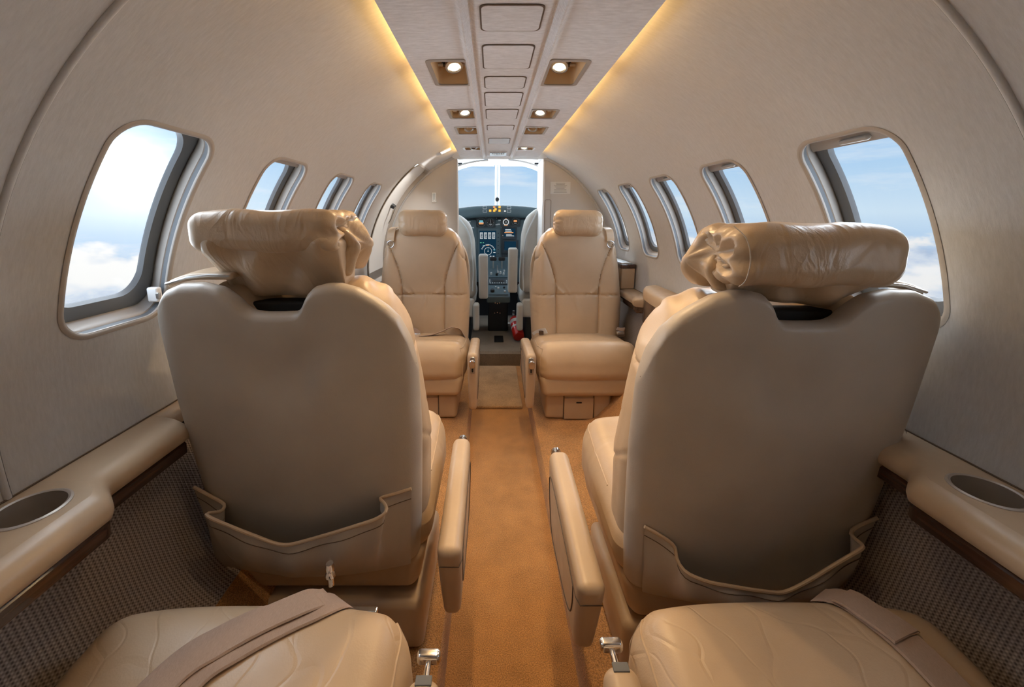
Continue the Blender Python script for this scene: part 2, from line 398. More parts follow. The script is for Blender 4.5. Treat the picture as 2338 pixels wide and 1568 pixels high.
        q1 = [arc(s, p[1], p[0], RW+.0385) for p in scaled(-.006, .006, .018, .002, .046)]
        q2 = [arc(s, p[1], p[0], RW+.041) for p in scaled(.010, -.012, .034, -.010, .046)]
        q3 = [arc(s, p[1], p[0], RW+.050) for p in scaled(.013, -.015, .038, -.013, .046)]
        V = q0+q1+q2+q3; F = [(k*n+i, k*n+(i+1) % n, (k+1)*n+(i+1) % n, (k+1)*n+i) for k in range(3) for i in range(n)]
        mesh('pane_seal', V, F, 'seal', w)['label'] = 'dark grey rubber seal'
        pn = patch_data(s, yf-WLEN, yf, HOLE[0], HOLE[1], 3, RW+.048)
        mesh('pane', *pn, 'glass', w)
        if s > 0 or yf > 1 or yf < .6:
            dep = .235 if yf < .6 else {1: .030, -1: .020}[s]  # unseen aft windows: shades added nearly drawn to dim the near cabin
            ap = HOLE[1]+.012
            nb = 6; V = []
            for rr in (RW+.030, RW+.0335):
                for i in range(nb+1):
                    for j in range(5): V.append(arc(s, ap-(dep+.012)/RW*j/4, yf-WLEN-.004+(WLEN+.010)*i/nb, rr))
            F = []; m5 = (nb+1)*5
            for b5 in (0, m5):
                for i in range(nb):
                    for j in range(4): F.append((b5+i*5+j, b5+(i+1)*5+j, b5+(i+1)*5+j+1, b5+i*5+j+1))
            for i in range(nb): F.append((i*5+4, (i+1)*5+4, m5+(i+1)*5+4, m5+i*5+4))
            sh = mesh('window_shade', V, F, 'cream', w); sh['label'] = 'cream pull-down shade'
            if s > 0:
                yc = yf-WLEN*.5; aa = ap-(dep+.002)/RW
                p = Vector(arc(s, aa, yc, RW+.026)); nrm = (-s*math.cos(aa), 0, -math.sin(aa))
                v, f = rbox_data((.062, .009, .012), .004, (5, 1, 1)); mt = face_to((0, 1, 0), (-nrm[0], 0, -nrm[2]), p)
                v, f = rbox_data((.009, .010, .060), .004, (1, 1, 5)); v = xf(v, face_to((0, 1, 0), nrm, p)); mesh('shade_handle', v, f, 'cream', sh)
    if s < 0:
        w1 = bpy.data.objects['window_2']; p = Vector(arc(-1, R(12.4), FRONT[-1]-.012, RW+.012))
        v, f = rbox_data((.022, .014, .030), .004, (1, 1, 2)); lt = mesh('sill_latch', xf(v, Matrix.Translation(p)), f, 'white', w1)
        v, f = rbox_data((.008, .006, .014), .002, (1, 1, 1), tuple(p+Vector((.010, -.004, -.002)))); mesh('latch_button', v, f, 'steel', lt)
    # liner seam rings: half-round ridge with a dark groove beside it
    k = 60
    pts = [arc(s, R(-6)+R(94)*i/k, .505, RW-.0005) for i in range(k+1)]
    tr = struct(tube('trim_1' if s < 0 else 'trim_2', pts, .0045, 'wall', None, 10))
    tube('groove', [arc(s, R(-6)+R(94)*i/k, .5105, RW-.0001) for i in range(k+1)], .0010, 'seal', tr, 6)

# floor: aisle trough, raised side floors, sloping edges, cockpit step
prof = [(-.74, -.74), (-.60, -.775), (-.52, -.90), (-.46, -.965), (-.40, -.98), (-.175, -.98), (-.163, -.986), (-.156, -1.0), (-.152, -1.05)]
prof = prof+[(-x, z) for x, z in reversed(prof)]
ys = np.linspace(Y0, 2.67, 24); m_ = len(prof)
V = [(x, y, z) for y in ys for x, z in prof]; F = [(i*m_+j, (i+1)*m_+j, (i+1)*m_+j+1, i*m_+j+1) for i in range(len(ys)-1) for j in range(m_-1)]
k = len(V); V += [(-.74, 2.67, -1.06), (.74, 2.67, -1.06), (.74, 2.668, -.962), (-.74, 2.668, -.962), (-.74, 2.685, -.95), (.74, 2.685, -.95), (.74, 3.7, -.95), (-.74, 3.7, -.95)]
F += [(k, k+1, k+2, k+3), (k+3, k+2, k+5, k+4), (k+4, k+5, k+6, k+7)]
fl = struct(mesh('floor', V, F, 'carpet', None, True, 30))
fl.data.materials.append(M['carpet_dark'])
for p in fl.data.polygons[-3:]: p.material_index = 1

# overhead panel (ceiling): profile swept forward, rectangular cut-outs for the reading lights
def zc_(x):
    u = abs(x+.01); z = .334+.006*math.exp(-(u/.25)**2)
    z -= .010*math.exp(-((u-.086)/.0065)**2); z += .006*math.exp(-((u-.073)/.006)**2)
    return z
xs = sorted(set([round(x, 4) for x in list(np.linspace(-.232, .232, 30))+list(np.linspace(-.115, -.065, 16))+list(np.linspace(.045, .095, 16))+[-.186, -.104, .088, .170]]))
LY = [.43, .955, 1.375, 1.635, 2.105]     # near edges of the light cut-outs
LH = [.165, .165, .115, .135, .085]
yb = sorted(set([round(v, 4) for v in list(np.linspace(Y0, 2.46, 40))+LY+[a+b for a, b in zip(LY, LH)]]))
def in_hole(x, y):
    if not (-.186 < x < -.104 or .088 < x < .170): return False
    return any(a < y < a+b for a, b in zip(LY, LH))
V = [(x, y, zc_(x)) for y in yb for x in xs]; m_ = len(xs); F = []
for i in range(len(yb)-1):
    for j in range(m_-1):
        if not in_hole((xs[j]+xs[j+1])/2, (yb[i]+yb[i+1])/2): F.append((i*m_+j, (i+1)*m_+j, (i+1)*m_+j+1, i*m_+j+1))
k = len(V)
for sx in (-.232, .232):                         # turned-up edges and front return
    b0 = len(V); V += [(sx, y, zc_(sx)) for y in yb]+[(sx*.985, y, zc_(sx)+.010) for y in yb]; n = len(yb)
    F += [(b0+i, b0+i+1, b0+n+i+1, b0+n+i) for i in range(n-1)]
b0 = len(V); V += [(x, 2.46, zc_(x)) for x in xs]+[(x, 2.46, zc_(x)+.06) for x in xs]; F += [(b0+i, b0+i+1, b0+m_+i+1, b0+m_+i) for i in range(m_-1)]
ceil = struct(mesh('ceiling', V, F, 'ceil', None, True, 35))

# hinged access panels on the centre strip
AP = [(.40, .585, .118), (.62, .700, .116), (.716, .812, .110), (.872, 1.008, .110), (1.06, 1.155, .108), (1.19, 1.335, .112), (1.372, 1.505, .110), (1.606, 1.70, .108), (1.87, 2.01, .100)]
AP = AP[2:]
lab = ['nearest large blank access panel on the overhead centre strip', 'second blank access panel, between the nearest pair of reading lights', 'third blank access panel, just past the nearest reading lights',
       'fourth blank access panel, halfway along the overhead strip', 'fifth blank access panel, level with the second pair of reading lights', 'narrow access panel level with the third pair of reading lights', 'farthest beige access panel before the cockpit end']
for i, (a, b, w) in enumerate(AP):
    t = thing('access_panel', lab[i], 'panel', (-.011, (a+b)/2, .3395), 0, 'access panels on the overhead strip')
    mt = Matrix.Rotation(PI, 4, 'X')
    prism('gap', rrect(w, b-a, .012), .0012, 'seam', t, mt)
    prism('cover', rrect(w-.006, b-a-.006, .011), .0019, 'ceil' if i < 6 else 'cream', t, mt, .0005)
t = thing('indicator_panel', 'small blue-grey indicator strip at the cockpit end of the overhead', 'panel', (-.010, 2.33, .3395))
prism('bezel', rrect(.104, .15, .012), .004, 'ceil', t, Matrix.Rotation(PI, 4, 'X'), .001)
prism('display', rrect(.092, .125, .010), .0055, simple('indicator_grey_blue', (.12, .17, .20), .4), t, Matrix.Rotation(PI, 4, 'X'))
for q in range(6):
    v, f = rbox_data((.008, .030, .002), .0008, (1, 1, 1), (-.03+q*.012, -.02, -.0062)); mesh('lamp_legend', v, f, 'lightgrey', t)

# reading lights
pos_words = ['rearmost', 'nearest visible', 'second visible', 'third visible', 'farthest']
for gi, (ly, lh) in enumerate(zip(LY, LH)):
    for s in (-1, 1):
        xc = -.145 if s < 0 else .129; yc = ly+lh/2; w = .082
        on = not (gi == 3 or (gi == 4 and s < 0))
        lb = '%s reading light, %s overhead row, %s' % (pos_words[gi], 'left' if s < 0 else 'right', 'lit warm' if on else 'unlit')
        t = thing('reading_light', lb, 'light', (xc, yc, zc_(xc)), 0, 'overhead reading lights')
        mt = Matrix.Rotation(PI, 4, 'X')
        v, f = ring_data(rrect(w+.016, lh+.016, .014), rrect(w-.004, lh-.004, .010), .0025, mt); mesh('bezel', v, f, 'cream', t)
        # open-bottomed recess
        d = .060; o = [(p, q) for p, q in rrect(w-.002, lh-.002, .010)]; n = len(o)
        V = [(p, q, -.001) for p, q in o]+[(p*.86, q*.9+.006, d) for p, q in o]; F = [(i, (i+1) % n, n+(i+1) % n, n+i) for i in range(n)]+[tuple(range(n, 2*n))]
        mesh('recess', V, F, 'amber_glow', t)
        tilt = Matrix.Translation((-.006*s, (.026, .026, .030, .030, .016)[gi], (.026, .026, .014, .016, .010)[gi])) @ Matrix.Rotation(R(-24), 4, 'X') @ Matrix.Rotation(R(8*s), 4, 'Y')
        lathe('lamp_body', [(.001, .026), (.014, .024), (.021, .012), (.022, -.004), (.0165, -.007), (.0140, -.003)], 'steel', t, tilt)
        lathe('lamp_lens', [(.001, -.0035), (.0135, -.0035), (.0135, -.0025), (.001, -.0025)], 'lamp' if on else 'chrome', t, tilt)
        br = tube('bracket', [(-.034, (.030, .030, .034, .034, .020)[gi], (.030, .030, .018, .020, .014)[gi]), (-.022, (.030, .030, .034, .034, .020)[gi], (.030, .030, .018, .020, .014)[gi])], .004, 'steel', t); tube('pivot', [(.020, (.030, .030, .034, .034, .020)[gi], (.030, .030, .018, .020, .014)[gi]), (.034, (.030, .030, .034, .034, .020)[gi], (.030, .030, .018, .020, .014)[gi])], .004, 'steel', t)
        lathe('switch_knob', [(.001, .012), (.009, .012), (.010, 0), (.001, 0)], 'knob', t, Matrix.Translation((.018*s, lh*.30, .034)), 12)

# cove tubes hidden on top of the panel's edges
for s in (-1, 1):
    for i in range(6):
        y = .415+i*.345
        if y+.30 > 2.46: continue
        c = tube('cove_lamp', [(s*.214, y, .364), (s*.214, y+.285, .364)], .0055, 'cove', None, 8)
        tag(c, 'warm cove tube %s along the %s edge of the overhead panel' % (['rearmost', 'second from the rear', 'third from the rear', 'fourth from the rear', 'fifth from the rear', 'frontmost'][i], 'left' if s < 0 else 'right'), 'light', 'cove tubes')

# small backlit sign on the liner above the entry door
aa = math.atan2(.349+.32, .301); p = arc(-1, aa, 2.285, RW-.001); nrm = (math.cos(aa), 0, -math.sin(aa))
t = thing('exit_sign', 'small white backlit plate on the liner above the entry door', 'sign', p)
prism('frame', rrect(.064, .075, .004), .004, 'white', t, face_to(nrm, (0, 1, 0), (0, 0, 0)), .001)
prism('face', rrect(.058, .068, .003), .005, 'exit', t, face_to(nrm, (0, 1, 0), (0, 0, 0)))

# rear closing wall
V = [(0, Y0, ZC)]+[( (RW+.02)*math.cos(a), Y0, ZC+(RW+.02)*math.sin(a)) for a in np.linspace(0, 2*PI, 48, endpoint=False)]
struct(mesh('wall_rear', V, [(0, 1+i, 1+(i+1) % 48) for i in range(48)], 'bulk', None, False))
# outer skin so that no daylight leaks in around the seats
for s, nm in ((-1, 'left'), (1, 'right')):
    V = []; ang = [R(-150)+R(1.5)*0, ]
    aa_ = np.linspace(R(-10), R(-95), 20); yy = np.linspace(Y0, 3.72, 3)
    V = [(s*(.80)*math.cos(a), y, ZC+.80*math.sin(a)) for y in yy for a in aa_]
    struct(mesh('wall_%s_keel' % nm, V, [(i*20+j, (i+1)*20+j, (i+1)*20+j+1, i*20+j+1) for i in range(2) for j in range(19)], 'dark', None, True))

# ------------------------------------------------------------------ front bulkhead with doorway
def bulk_piece(s, xin, ya, yb_, name):
    rr = RW+.012
    a1 = math.acos(min(1, xin/rr)); out = [(s*xin, ZC+rr*math.sin(a1))]
    for i in range(30):
        a = a1-(a1+R(62))*i/29; out.append((s*rr*math.cos(a), ZC+rr*math.sin(a)))
    out.append((s*xin, -.98))
    V = [(x, ya, z) for x, z in out]+[(x, yb_, z) for x, z in out]; n = len(out)
    F = [tuple(range(n)), tuple(range(n, 2*n))[::-1]]+[(i, (i+1) % n, n+(i+1) % n, n+i) for i in range(n)]
    return struct(mesh(name, V, F, 'bulk', None, True, 25))
bl = bulk_piece(-1, .262, 2.60, 2.635, 'wall_front_left'); br_ = bulk_piece(1, .283, 2.60, 2.90, 'wall_front_right')
v, f = rbox_data((.006, .30, 1.34), .002, (1, 3, 8), (.2815, 2.749, -.32)); mesh('jamb', v, f, 'white', br_)
tube('edge_trim', [(.284, 2.599, -.98), (.284, 2.599, .33)], .006, 'white', br_)
tube('edge_trim', [(-.263, 2.599, -.98), (-.263, 2.599, .33)], .005, 'white', bl)
v, f = ring_data(rrect(.040, .26, .008), rrect(.036, .256, .006), .0015, face_to((0, -1, 0), (0, 0, 1), (.315, 2.60, -.035))); mesh('latch_panel', v, f, 'seam', br_)
# arch trims where liner meets bulkhead
for s, nm in ((-1, 'trim_3'), (1, 'trim_4')):
    pts = [arc(s, R(-4)+R(74)*i/50, 2.592, RW-.002) for i in range(51)]
    struct(tube(nm, pts, .011, 'wall', None, 10))
# closing piece above the doorway between bulkhead and panel
struct(mesh('trim_5', [(-.29, 2.60, .345), (.30, 2.60, .345), (.30, 2.60, .44), (-.29, 2.60, .44), (-.29, 2.46, .372), (.30, 2.46, .372)], [(0, 1, 2, 3), (0, 1, 5, 4)], 'white', None, False))

# placard and switch on the bulkhead
t = thing('placard', 'grey paper placard with lines of small print on the right bulkhead', 'sign', (.391, 2.5985, .168))
mt = face_to((0, -1, 0), (0, 0, 1), (0, 0, 0))
prism('sheet', rrect(.128, .074, .002), .0012, 'paper', t, mt)
for q, (w, dz) in enumerate([(.060, .029), (.054, .021), (.082, .013), (.070, .006), (.054, -.002), (.078, -.012), (.080, -.020), (.084, -.028)]):
    prism('print_line', [(-w/2, dz-.0016), (w/2, dz-.0016), (w/2, dz+.0016), (-w/2, dz+.0016)], .0018, 'ink', t, mt)
t = thing('wall_switch', 'slim white switch plate on the left bulkhead above the headrest', 'switch', (-.4135, 2.5985, .108))
prism('plate', rrect(.028, .062, .003), .006, 'white', t, mt, .002)
prism('insert', rrect(.018, .050, .002), .0068, 'lightgrey', t, mt); prism('button', rrect(.009, .010, .003), .009, 'white', t, mt @ Matrix.Translation((0, -.018, 0)), .001)

# ------------------------------------------------------------------ entry door on the left
V = []; F = []
na, nyd = 36, 8
for i in range(nyd+1):
    for j in range(na+1):
        a = DOOR_A[0]-R(22)+(DOOR_A[1]-DOOR_A[0]+R(22))*j/na; V.append(arc(-1, a, DOOR_Y[0]+(DOOR_Y[1]-DOOR_Y[0])*i/nyd, RW+.016))
F = [(i*(na+1)+j, (i+1)*(na+1)+j, (i+1)*(na+1)+j+1, i*(na+1)+j+1) for i in range(nyd) for j in range(na)]
door = struct(mesh('door_1', V, F, 'white', None, True)); door['label'] = 'white inner skin of the entry door'
pts = [(DOOR_Y[0], DOOR_A[0])]+[(DOOR_Y[0], DOOR_A[0]+(DOOR_A[1]-DOOR_A[0])*i/20-(.03 if i == 20 else 0)) for i in range(1, 21)]+[(DOOR_Y[0]+.04+(DOOR_Y[1]-DOOR_Y[0]-.08)*i/6, DOOR_A[1]) for i in range(7)]+[(DOOR_Y[1], DOOR_A[1]-(DOOR_A[1]-DOOR_A[0])*i/20-(.03 if i == 0 else 0)) for i in range(21)]
V = []; F = []; n = len(pts)
for rr in (RW-.006, RW-.006, RW+.016):
    off = .014 if len(V) < n else 0
    cy = sum(DOOR_Y)/2
    for y, a in pts: V.append(arc(-1, a+(off/RW if a >= DOOR_A[1]-.04 else 0), y+(off if y > cy else -off)*(1 if abs(y-cy) > .1 else 0), rr))
F = [(k*n+i, k*n+i+1, (k+1)*n+i+1, (k+1)*n+i) for k in range(2) for i in range(n-1)]
mesh('door_frame', V, F, 'cream', door, True, 50)
a = math.atan2(.15, .66)
for dz in (-.10,):
    v, f = patch_data(-1, DOOR_Y[0]+.01, DOOR_Y[1]-.01, R(-4.5), R(-1), 2, RW+.012); mesh('sill_band', v, f, 'steel', door)
p0 = Vector(arc(-1, R(30), 2.44, RW+.012))
lathe('handle_hub', [(.001, .022), (.013, .022), (.016, 0), (.001, 0)], 'knob', door, face_to((math.cos(R(30)), 0, -math.sin(R(30))), (0, 1, 0), p0), 16)
q0 = p0+Vector((.018, 0, -.010)); tube('handle', [q0, q0+Vector((-.012, -.008, -.03)), q0+Vector((-.03, .004, -.07)), q0+Vector((-.046, .01, -.095))], [.007, .006, .005, .004], 'steel', door)
tube('grab_strap', smooth_path([arc(-1, R(-9), 2.36, RW+.012), arc(-1, R(-11), 2.37, RW-.008), arc(-1, R(-17), 2.37, RW-.006), arc(-1, R(-24), 2.37, RW+.012)], 20), .007, 'knob', door)
# ================================================================== LEDGES AND CONSOLES
def sstep(x): x = min(1, max(0, x)); return x*x*(3-2*x)
for s, side, yend in ((-1, 'left', 2.19), (1, 'right', 2.30)):
    t = thing('side_ledge', 'long beige armrest ledge with cup holders below the %s windows' % side, 'ledge', (0, 0, 0), 0, 'ledges along the side walls')
    ycut = .565 if s < 0 else .60
    def bump(y, a, b): return sstep((y-a)/.02)*sstep((b-y)/.02)
    clear = [(.728, 1.0)] if s < 0 else [(.662, .93), (1.0, 1.88)]     # recesses beside seat backs and console
    def inner(y): return .640-(.046)*sstep((ycut-y)/.055)+.010*sstep((y-1.9)/.03)+.062*max(bump(y, *c) for c in clear)
    CUPS = [(.677, (.487 if s < 0 else .522), .037), (.664, (.372 if s < 0 else .408), .037)]
    ys = sorted(set(list(np.linspace(Y0, ycut-.07, 20))+list(np.linspace(ycut-.07, ycut+.02, 24))+list(np.linspace(ycut+.02, yend, 150))))
    V = []; F = []
    for y in ys:
        xi = inner(y)
        pr = [(.738, -.392), (.728, -.398), (xi+.028, -.398), (xi+.016, -.4005), (xi+.007, -.406), (xi+.001, -.415), (xi, -.426), (xi+.004, -.436), (xi+.012, -.441), (.735, -.443)]
        V += [(s*a, y, b) for a, b in pr]
    m_ = 10; F = [(i*m_+j, (i+1)*m_+j, (i+1)*m_+j+1, i*m_+j+1) for i in range(len(ys)-1) for j in range(m_-1)]
    # top strip with round cup cut-outs: remove the flat top between the cups and rebuild it
    ya, yb2 = CUPS[1][1]-.062, CUPS[0][1]+.0605
    top = mesh('ledge_top', V, F, 'vinyl', t, True, 50)
    bmx = bmesh.new(); bmx.from_mesh(top.data)
    def isin(f):
        c = f.calc_center_median(); return abs(c.z+.398) < .0008 and ya < c.y < yb2 and abs(c.x) < .728
    dl = [f for f in bmx.faces if isin(f)]
    if dl:
        yy = sorted({round(v_.co.y, 5) for f in dl for v_ in f.verts}); ya, yb2 = yy[0], yy[-1]
    bmesh.ops.delete(bmx, geom=dl, context='FACES'); bmx.to_mesh(top.data); bmx.free()
    edges = [ya, (CUPS[0][1]+CUPS[1][1])/2, yb2]
    pv = []
    for ci, (cx, cy, cr) in enumerate(sorted(CUPS, key=lambda c: c[1])):
        e0, e1 = edges[ci], edges[ci+1]; n = 64; hole = [(cx+cr*math.cos(2*PI*i/n), cy+cr*math.sin(2*PI*i/n)) for i in range(n)]; rim = []
        for px, py in hole:
            dx, dy = px-cx, py-cy; ts = []
            if dx > 1e-9: ts.append((.728-cx)/dx)
            if dy > 1e-9: ts.append((e1-cy)/dy)
            if dy < -1e-9: ts.append((e0-cy)/dy)
            tt = min(ts) if ts else 9
            if dx < -1e-9:
                lo, hi = 1.0, min(tt, 8.0)          # march to the curved inner edge
                if cx+dx*hi < inner(cy+dy*hi)+.028:
                    for _ in range(40):
                        md = (lo+hi)/2
                        if cx+dx*md < inner(cy+dy*md)+.028: hi = md
                        else: lo = md
                tt = hi
            rim.append([cx+dx*tt, cy+dy*tt])
        for c in ((.728, e0), (.728, e1), (inner(e0)+.028, e0), (inner(e1)+.028, e1)):
            i = min(range(n), key=lambda k: (rim[k][0]-c[0])**2+(rim[k][1]-c[1])**2); rim[i] = list(c)
        pv.append(([(s*p, q, -.398) for p, q in hole]+[(s*p, q, -.398) for p, q in rim], [(i, (i+1) % n, n+(i+1) % n, n+i) for i in range(n)]))
        cup = lathe('cup_holder', [(.0005, -.058), (cr-.006, -.058), (cr-.003, -.050), (cr-.0005, -.002), (cr-.0015, .0012), (cr+.0015, .0026), (cr+.0042, .0012), (cr+.0048, -.002)], 'cup', t, Matrix.Translation((s*cx, cy, -.398)), 48)
        bmx = bmesh.new(); bmx.from_mesh(cup.data)
        bmesh.ops.delete(bmx, geom=[f for f in bmx.faces if len(f.verts) > 8 and f.calc_center_median().z > -.41], context='FACES'); bmx.to_mesh(cup.data); bmx.free()
        cup['label'] = 'round satin metal cup holder'
    v, f = join(pv); mesh('cup_deck', v, f, 'vinyl', t, True)
    V = []; F = []
    for y in ys:
        xi = inner(y)+.010
        V += [(s*a, y, b) for a, b in [(.72, -.442), (xi+.004, -.442), (xi, -.446), (xi+.001, -.466), (xi+.006, -.470), (.72, -.470)]]
    m_ = 6; F = [(i*m_+j, (i+1)*m_+j, (i+1)*m_+j+1, i*m_+j+1) for i in range(len(ys)-1) for j in range(m_-1)]
    mesh('veneer_strip', V, F, 'wood', t, True, 40)['label'] = 'glossy dark veneer strip'
    tube('wall_bead', [(s*.7285, y, -.3965) for y in np.linspace(Y0, yend, 8)], .0013, 'seam', t, 6)

# right-hand table console with dark veneer front, between the facing seats
t = thing('side_console', 'rounded beige table console with dark veneer front, right wall between the seats', 'console', (.73, 1.45, -.43))
def capsule(x0, y0, y1, bulge):
    out = [(.0, y0)]; n = 26
    for i in range(n+1):
        u = i/n; y = y0+(y1-y0)*u
        x = -bulge*(1-abs(2*u-1)**5)**.5*(.86+.14*math.sin(PI*u)); out.append((x, y))
    out.append((0, y1)); return out
pad = capsule(0, -.43, .43, .108)
v, f = [], []
rings = [(1.0, .055), (1.012, .066), (1.010, .080), (.985, .092), (.93, .099), (.80, .102), (.4, .104), (.0, .104)]
n = len(pad); V = []; F = []
for sc, z in rings:
    V += [(px*sc, py*(1-(1-sc)*.25), z) for px, py in pad]
for k in range(len(rings)-1): F += [(k*n+i, k*n+(i+1) % n, (k+1)*n+(i+1) % n, (k+1)*n+i) for i in range(n)]
mesh('top_pad', V, F, 'vinyl', t, True, 60)
fas = [(px*.985, py*.995) for px, py in pad]
v, f = prism_data(fas, .108, .0, Matrix.Translation((0, 0, -.052))); mesh('veneer_front', v, f, 'wood', t, True, 40)
dv = []
for i in range(8, 19):
    px, py = fas[i]; dv.append((px-.0045, py))
V = [(px, py, z) for z in (-.046, .050) for px, py in dv]; n = len(dv)
V += [(px+.006, py, z) for z in (-.046, .050) for px, py in dv]
F = [(i, i+1, n+i+1, n+i) for i in range(n-1)]+[(2*n+i, 2*n+i+1, i+1, i) for i in range(n-1)]+[(n+i, n+i+1, 3*n+i+1, 3*n+i) for i in range(n-1)]
dr = mesh('table_door', V, F, 'wood', t, True, 40)
tube('finger_pull', [(px-.0062, py, .036) for px, py in dv[2:9]], .0025, 'dark', dr)
for k2 in (0, -1): tube('gap', [(dv[k2][0]-.001, dv[k2][1], -.048), (dv[k2][0]-.001, dv[k2][1], .052)], .0016, 'dark', dr)

t = thing('end_cabinet', 'low beige cabinet with a dark-rimmed tray top, against the right bulkhead', 'cabinet', (.690, 2.33, -.398))
rbox('body', (.074, .42, .115), .008, 'vinyl', t, (.0, 0, .0575), (2, 3, 2)); rbox('tray_rim', (.084, .43, .022), .006, 'wood', t, (-.002, 0, .124), (2, 3, 1)); rbox('tray_mat', (.054, .36, .004), .0015, 'lightgrey', t, (.0, 0, .1365), (2, 2, 1))

# aisle mat and cockpit floor plate
t = rbox('aisle_mat', (.262, .60, .016), .006, 'mat', None, (-.008, 2.335, -1.042), (12, 24, 1), lambda P: P*np.array([1, 1, 1])+np.c_[np.zeros(len(P)), np.zeros(len(P)), .0015*np.sin(P[:, 0]*30)*np.cos(P[:, 1]*17)])
tag(t, 'pale brown carpet mat lying in the aisle between the front seats', 'mat')
t = thing('floor_plate', 'small black square plate in the cockpit carpet', 'plate', (.008, 2.965, -.9495))
prism('plate', rrect(.070, .16, .006), .004, 'black', t, None, .001)

# ================================================================== COCKPIT
# shell: white overhead, dark side walls, framed windscreen
def carc(a, y, r=.74): return (r*math.cos(a), y, ZC+r*math.sin(a))
V = []; na = 60
for y, rr, zt in ((2.63, .74, .42), (3.0, .76, .44), (3.40, .76, .455), (3.62, .74, .43)):
    for j in range(na+1):
        x = rr*.80*(1-2*j/na); V.append((x, y, zt-.30*(abs(x)/(rr*.80))**3.4))
F = [(i*(na+1)+j, (i+1)*(na+1)+j, (i+1)*(na+1)+j+1, i*(na+1)+j+1) for i in range(3) for j in range(na)]
struct(mesh('ceiling_cockpit', V, F, 'grey_white', None, True))
for s, nm in ((-1, 'left'), (1, 'right')):
    V = []
    for y in (2.63, 3.0, 3.3, 3.86):
        rr = {2.63: .74, 3.0: .74, 3.3: .73, 3.86: .66}[y]
        for j in range(13): V.append((s*rr*math.cos(R(-60)+R(75)*j/12), y, ZC+rr*math.sin(R(-60)+R(75)*j/12)))
    w = struct(mesh('wall_cockpit_'+nm, V, [(i*13+j, (i+1)*13+j, (i+1)*13+j+1, i*13+j+1) for i in range(3) for j in range(12)], 'panel', None, True))
    # posts between cockpit side windows
    for q, y in enumerate((2.66, 3.12, 3.55)):
        tube('post', [(s*.735*math.cos(R(14)+R(26)*i/8), y, ZC+.735*math.sin(R(14)+R(26)*i/8)) for i in range(9)], .045 if q else .03, 'white', w, 8)
# windscreen: two panes, white frame and centre post
ws = struct(bpy.data.objects.new('window_%d' % (win_no+1), None)); COL.objects.link(ws); ws.location = (0.005, 3.72, .05); ws['label'] = 'cockpit windscreen of two panes'
def wsurf(x, z): return (x, .02-.22*(x/.5)**2-.35*(z-.1), z)
for s in (-1, 1):
    V = [wsurf(s*(.026+.50*i/10), .02+(.365-.015*(i/10)**2)*j/6) for i in range(11) for j in range(7)]
    F = [(i*7+j, (i+1)*7+j, (i+1)*7+j+1, i*7+j+1) for i in range(10) for j in range(6)]
    mesh('pane', V, F, 'glass', ws)
    tube('frame', [wsurf(s*(.03+.50*i/12), .398-.015*(i/12)**2) for i in range(13)], .028, 'white', ws)
    tube('frame_side', [wsurf(s*.54, .0+.38*i/6) for i in range(7)], .03, 'white', ws)
post = tube('centre_post', [wsurf(0, .0), wsurf(0, .2), wsurf(0, .39)], .021, 'white', ws, 12)

t = thing('compass', 'dark round compass on the windscreen centre post', 'compass', (.003, 3.635, .135))
lathe('body', [(.001, .022), (.016, .022), (.022, .012), (.022, -.014), (.017, -.022), (.001, -.022)], 'knob', t, Matrix.Rotation(PI/2, 4, 'X')); rbox('mount', (.012, .05, .02), .004, 'lightgrey', t, (0, .030, .012), (1, 1, 1))

# overhead brow and sun visors
rbox_o = rbox('overhead_brow', (.13, .45, .05), .012, 'white', None, (.0, 2.86, .395), (4, 6, 1)); tag(rbox_o, 'white overhead brow at the middle of the cockpit ceiling', 'panel')
lb = {-1: 'clear-edged grey sun visor folded up on the left of the cockpit ceiling', 1: 'bright white sun visor folded up on the right of the cockpit ceiling'}
for s in (-1, 1):
    t = thing('sun_visor', lb[s], 'visor', (s*.185+.002, 3.02, .385), 0, 'sun visors over the windscreen')
    def dfv(P, s=s): 
        Q = P.copy(); Q[:, 2] += -.35*np.abs(P[:, 0]+s*.1)**2*2.2-(.06 if s > 0 else .03)*P[:, 0]*s; return Q
    rbox('blade', (.225, .075, .012), .005, 'white' if s > 0 else 'steel', t, (0, 0, 0), (16, 4, 1), dfv)
    tube('rail', [(-.11, .03, .020), (-.05, .034, .026), (.05, .034, .026), (.11, .03, .020)], .005, 'steel', t)
    v, f = rbox_data((.036, .016, .012), .004, (1, 1, 1), (s*.095, -.030, -.020)); mesh('clip', v, f, 'knob', t)

# closing structure ahead of the panel
V = [(-.74, 3.76, -1.06), (.74, 3.76, -1.06), (.74, 3.70, .045), (-.74, 3.70, .045)]
struct(mesh('wall_cockpit_front', V, [(0, 1, 2, 3)], 'black', None, False))
# glareshield
def dgl(P):
    Q = P.copy(); Q[:, 2] -= .10*np.abs(P[:, 0]/.55)**2.2*.7; Q[:, 1] -= .04*(P[:, 0]/.5)**2; return Q
t = thing('glareshield', 'dark teal glareshield hood under the windscreen with lit caution lamps', 'hood', (.01, 3.40, .018))
rbox('hood', (1.16, .34, .096), .034, 'panel', t, (0, .06, .011), (30, 4, 4), dgl)
u = .00362
def gp(px, py): return ((px-1123)*u-.045-.01+.012, (470-py)*u+.072-.018+.0)
for (px, py, w, h, m_) in [(1125, 473, 5, 4, 'scro'), (1128, 478, 5, 5, 'ann'), (1137, 473, 5, 5, 'ann'), (1116, 481, 5, 5, 'ann'), (1125, 481, 5, 5, 'ann'), (1137, 481, 5, 5, 'ann'), (1149, 482, 4, 2.5, 'annw')]:
    x, z = gp(px, py); b = rbox('caution_lamp', (w*u, .006, h*u), .002, m_, t, (x, -.116, z), (1, 1, 1))
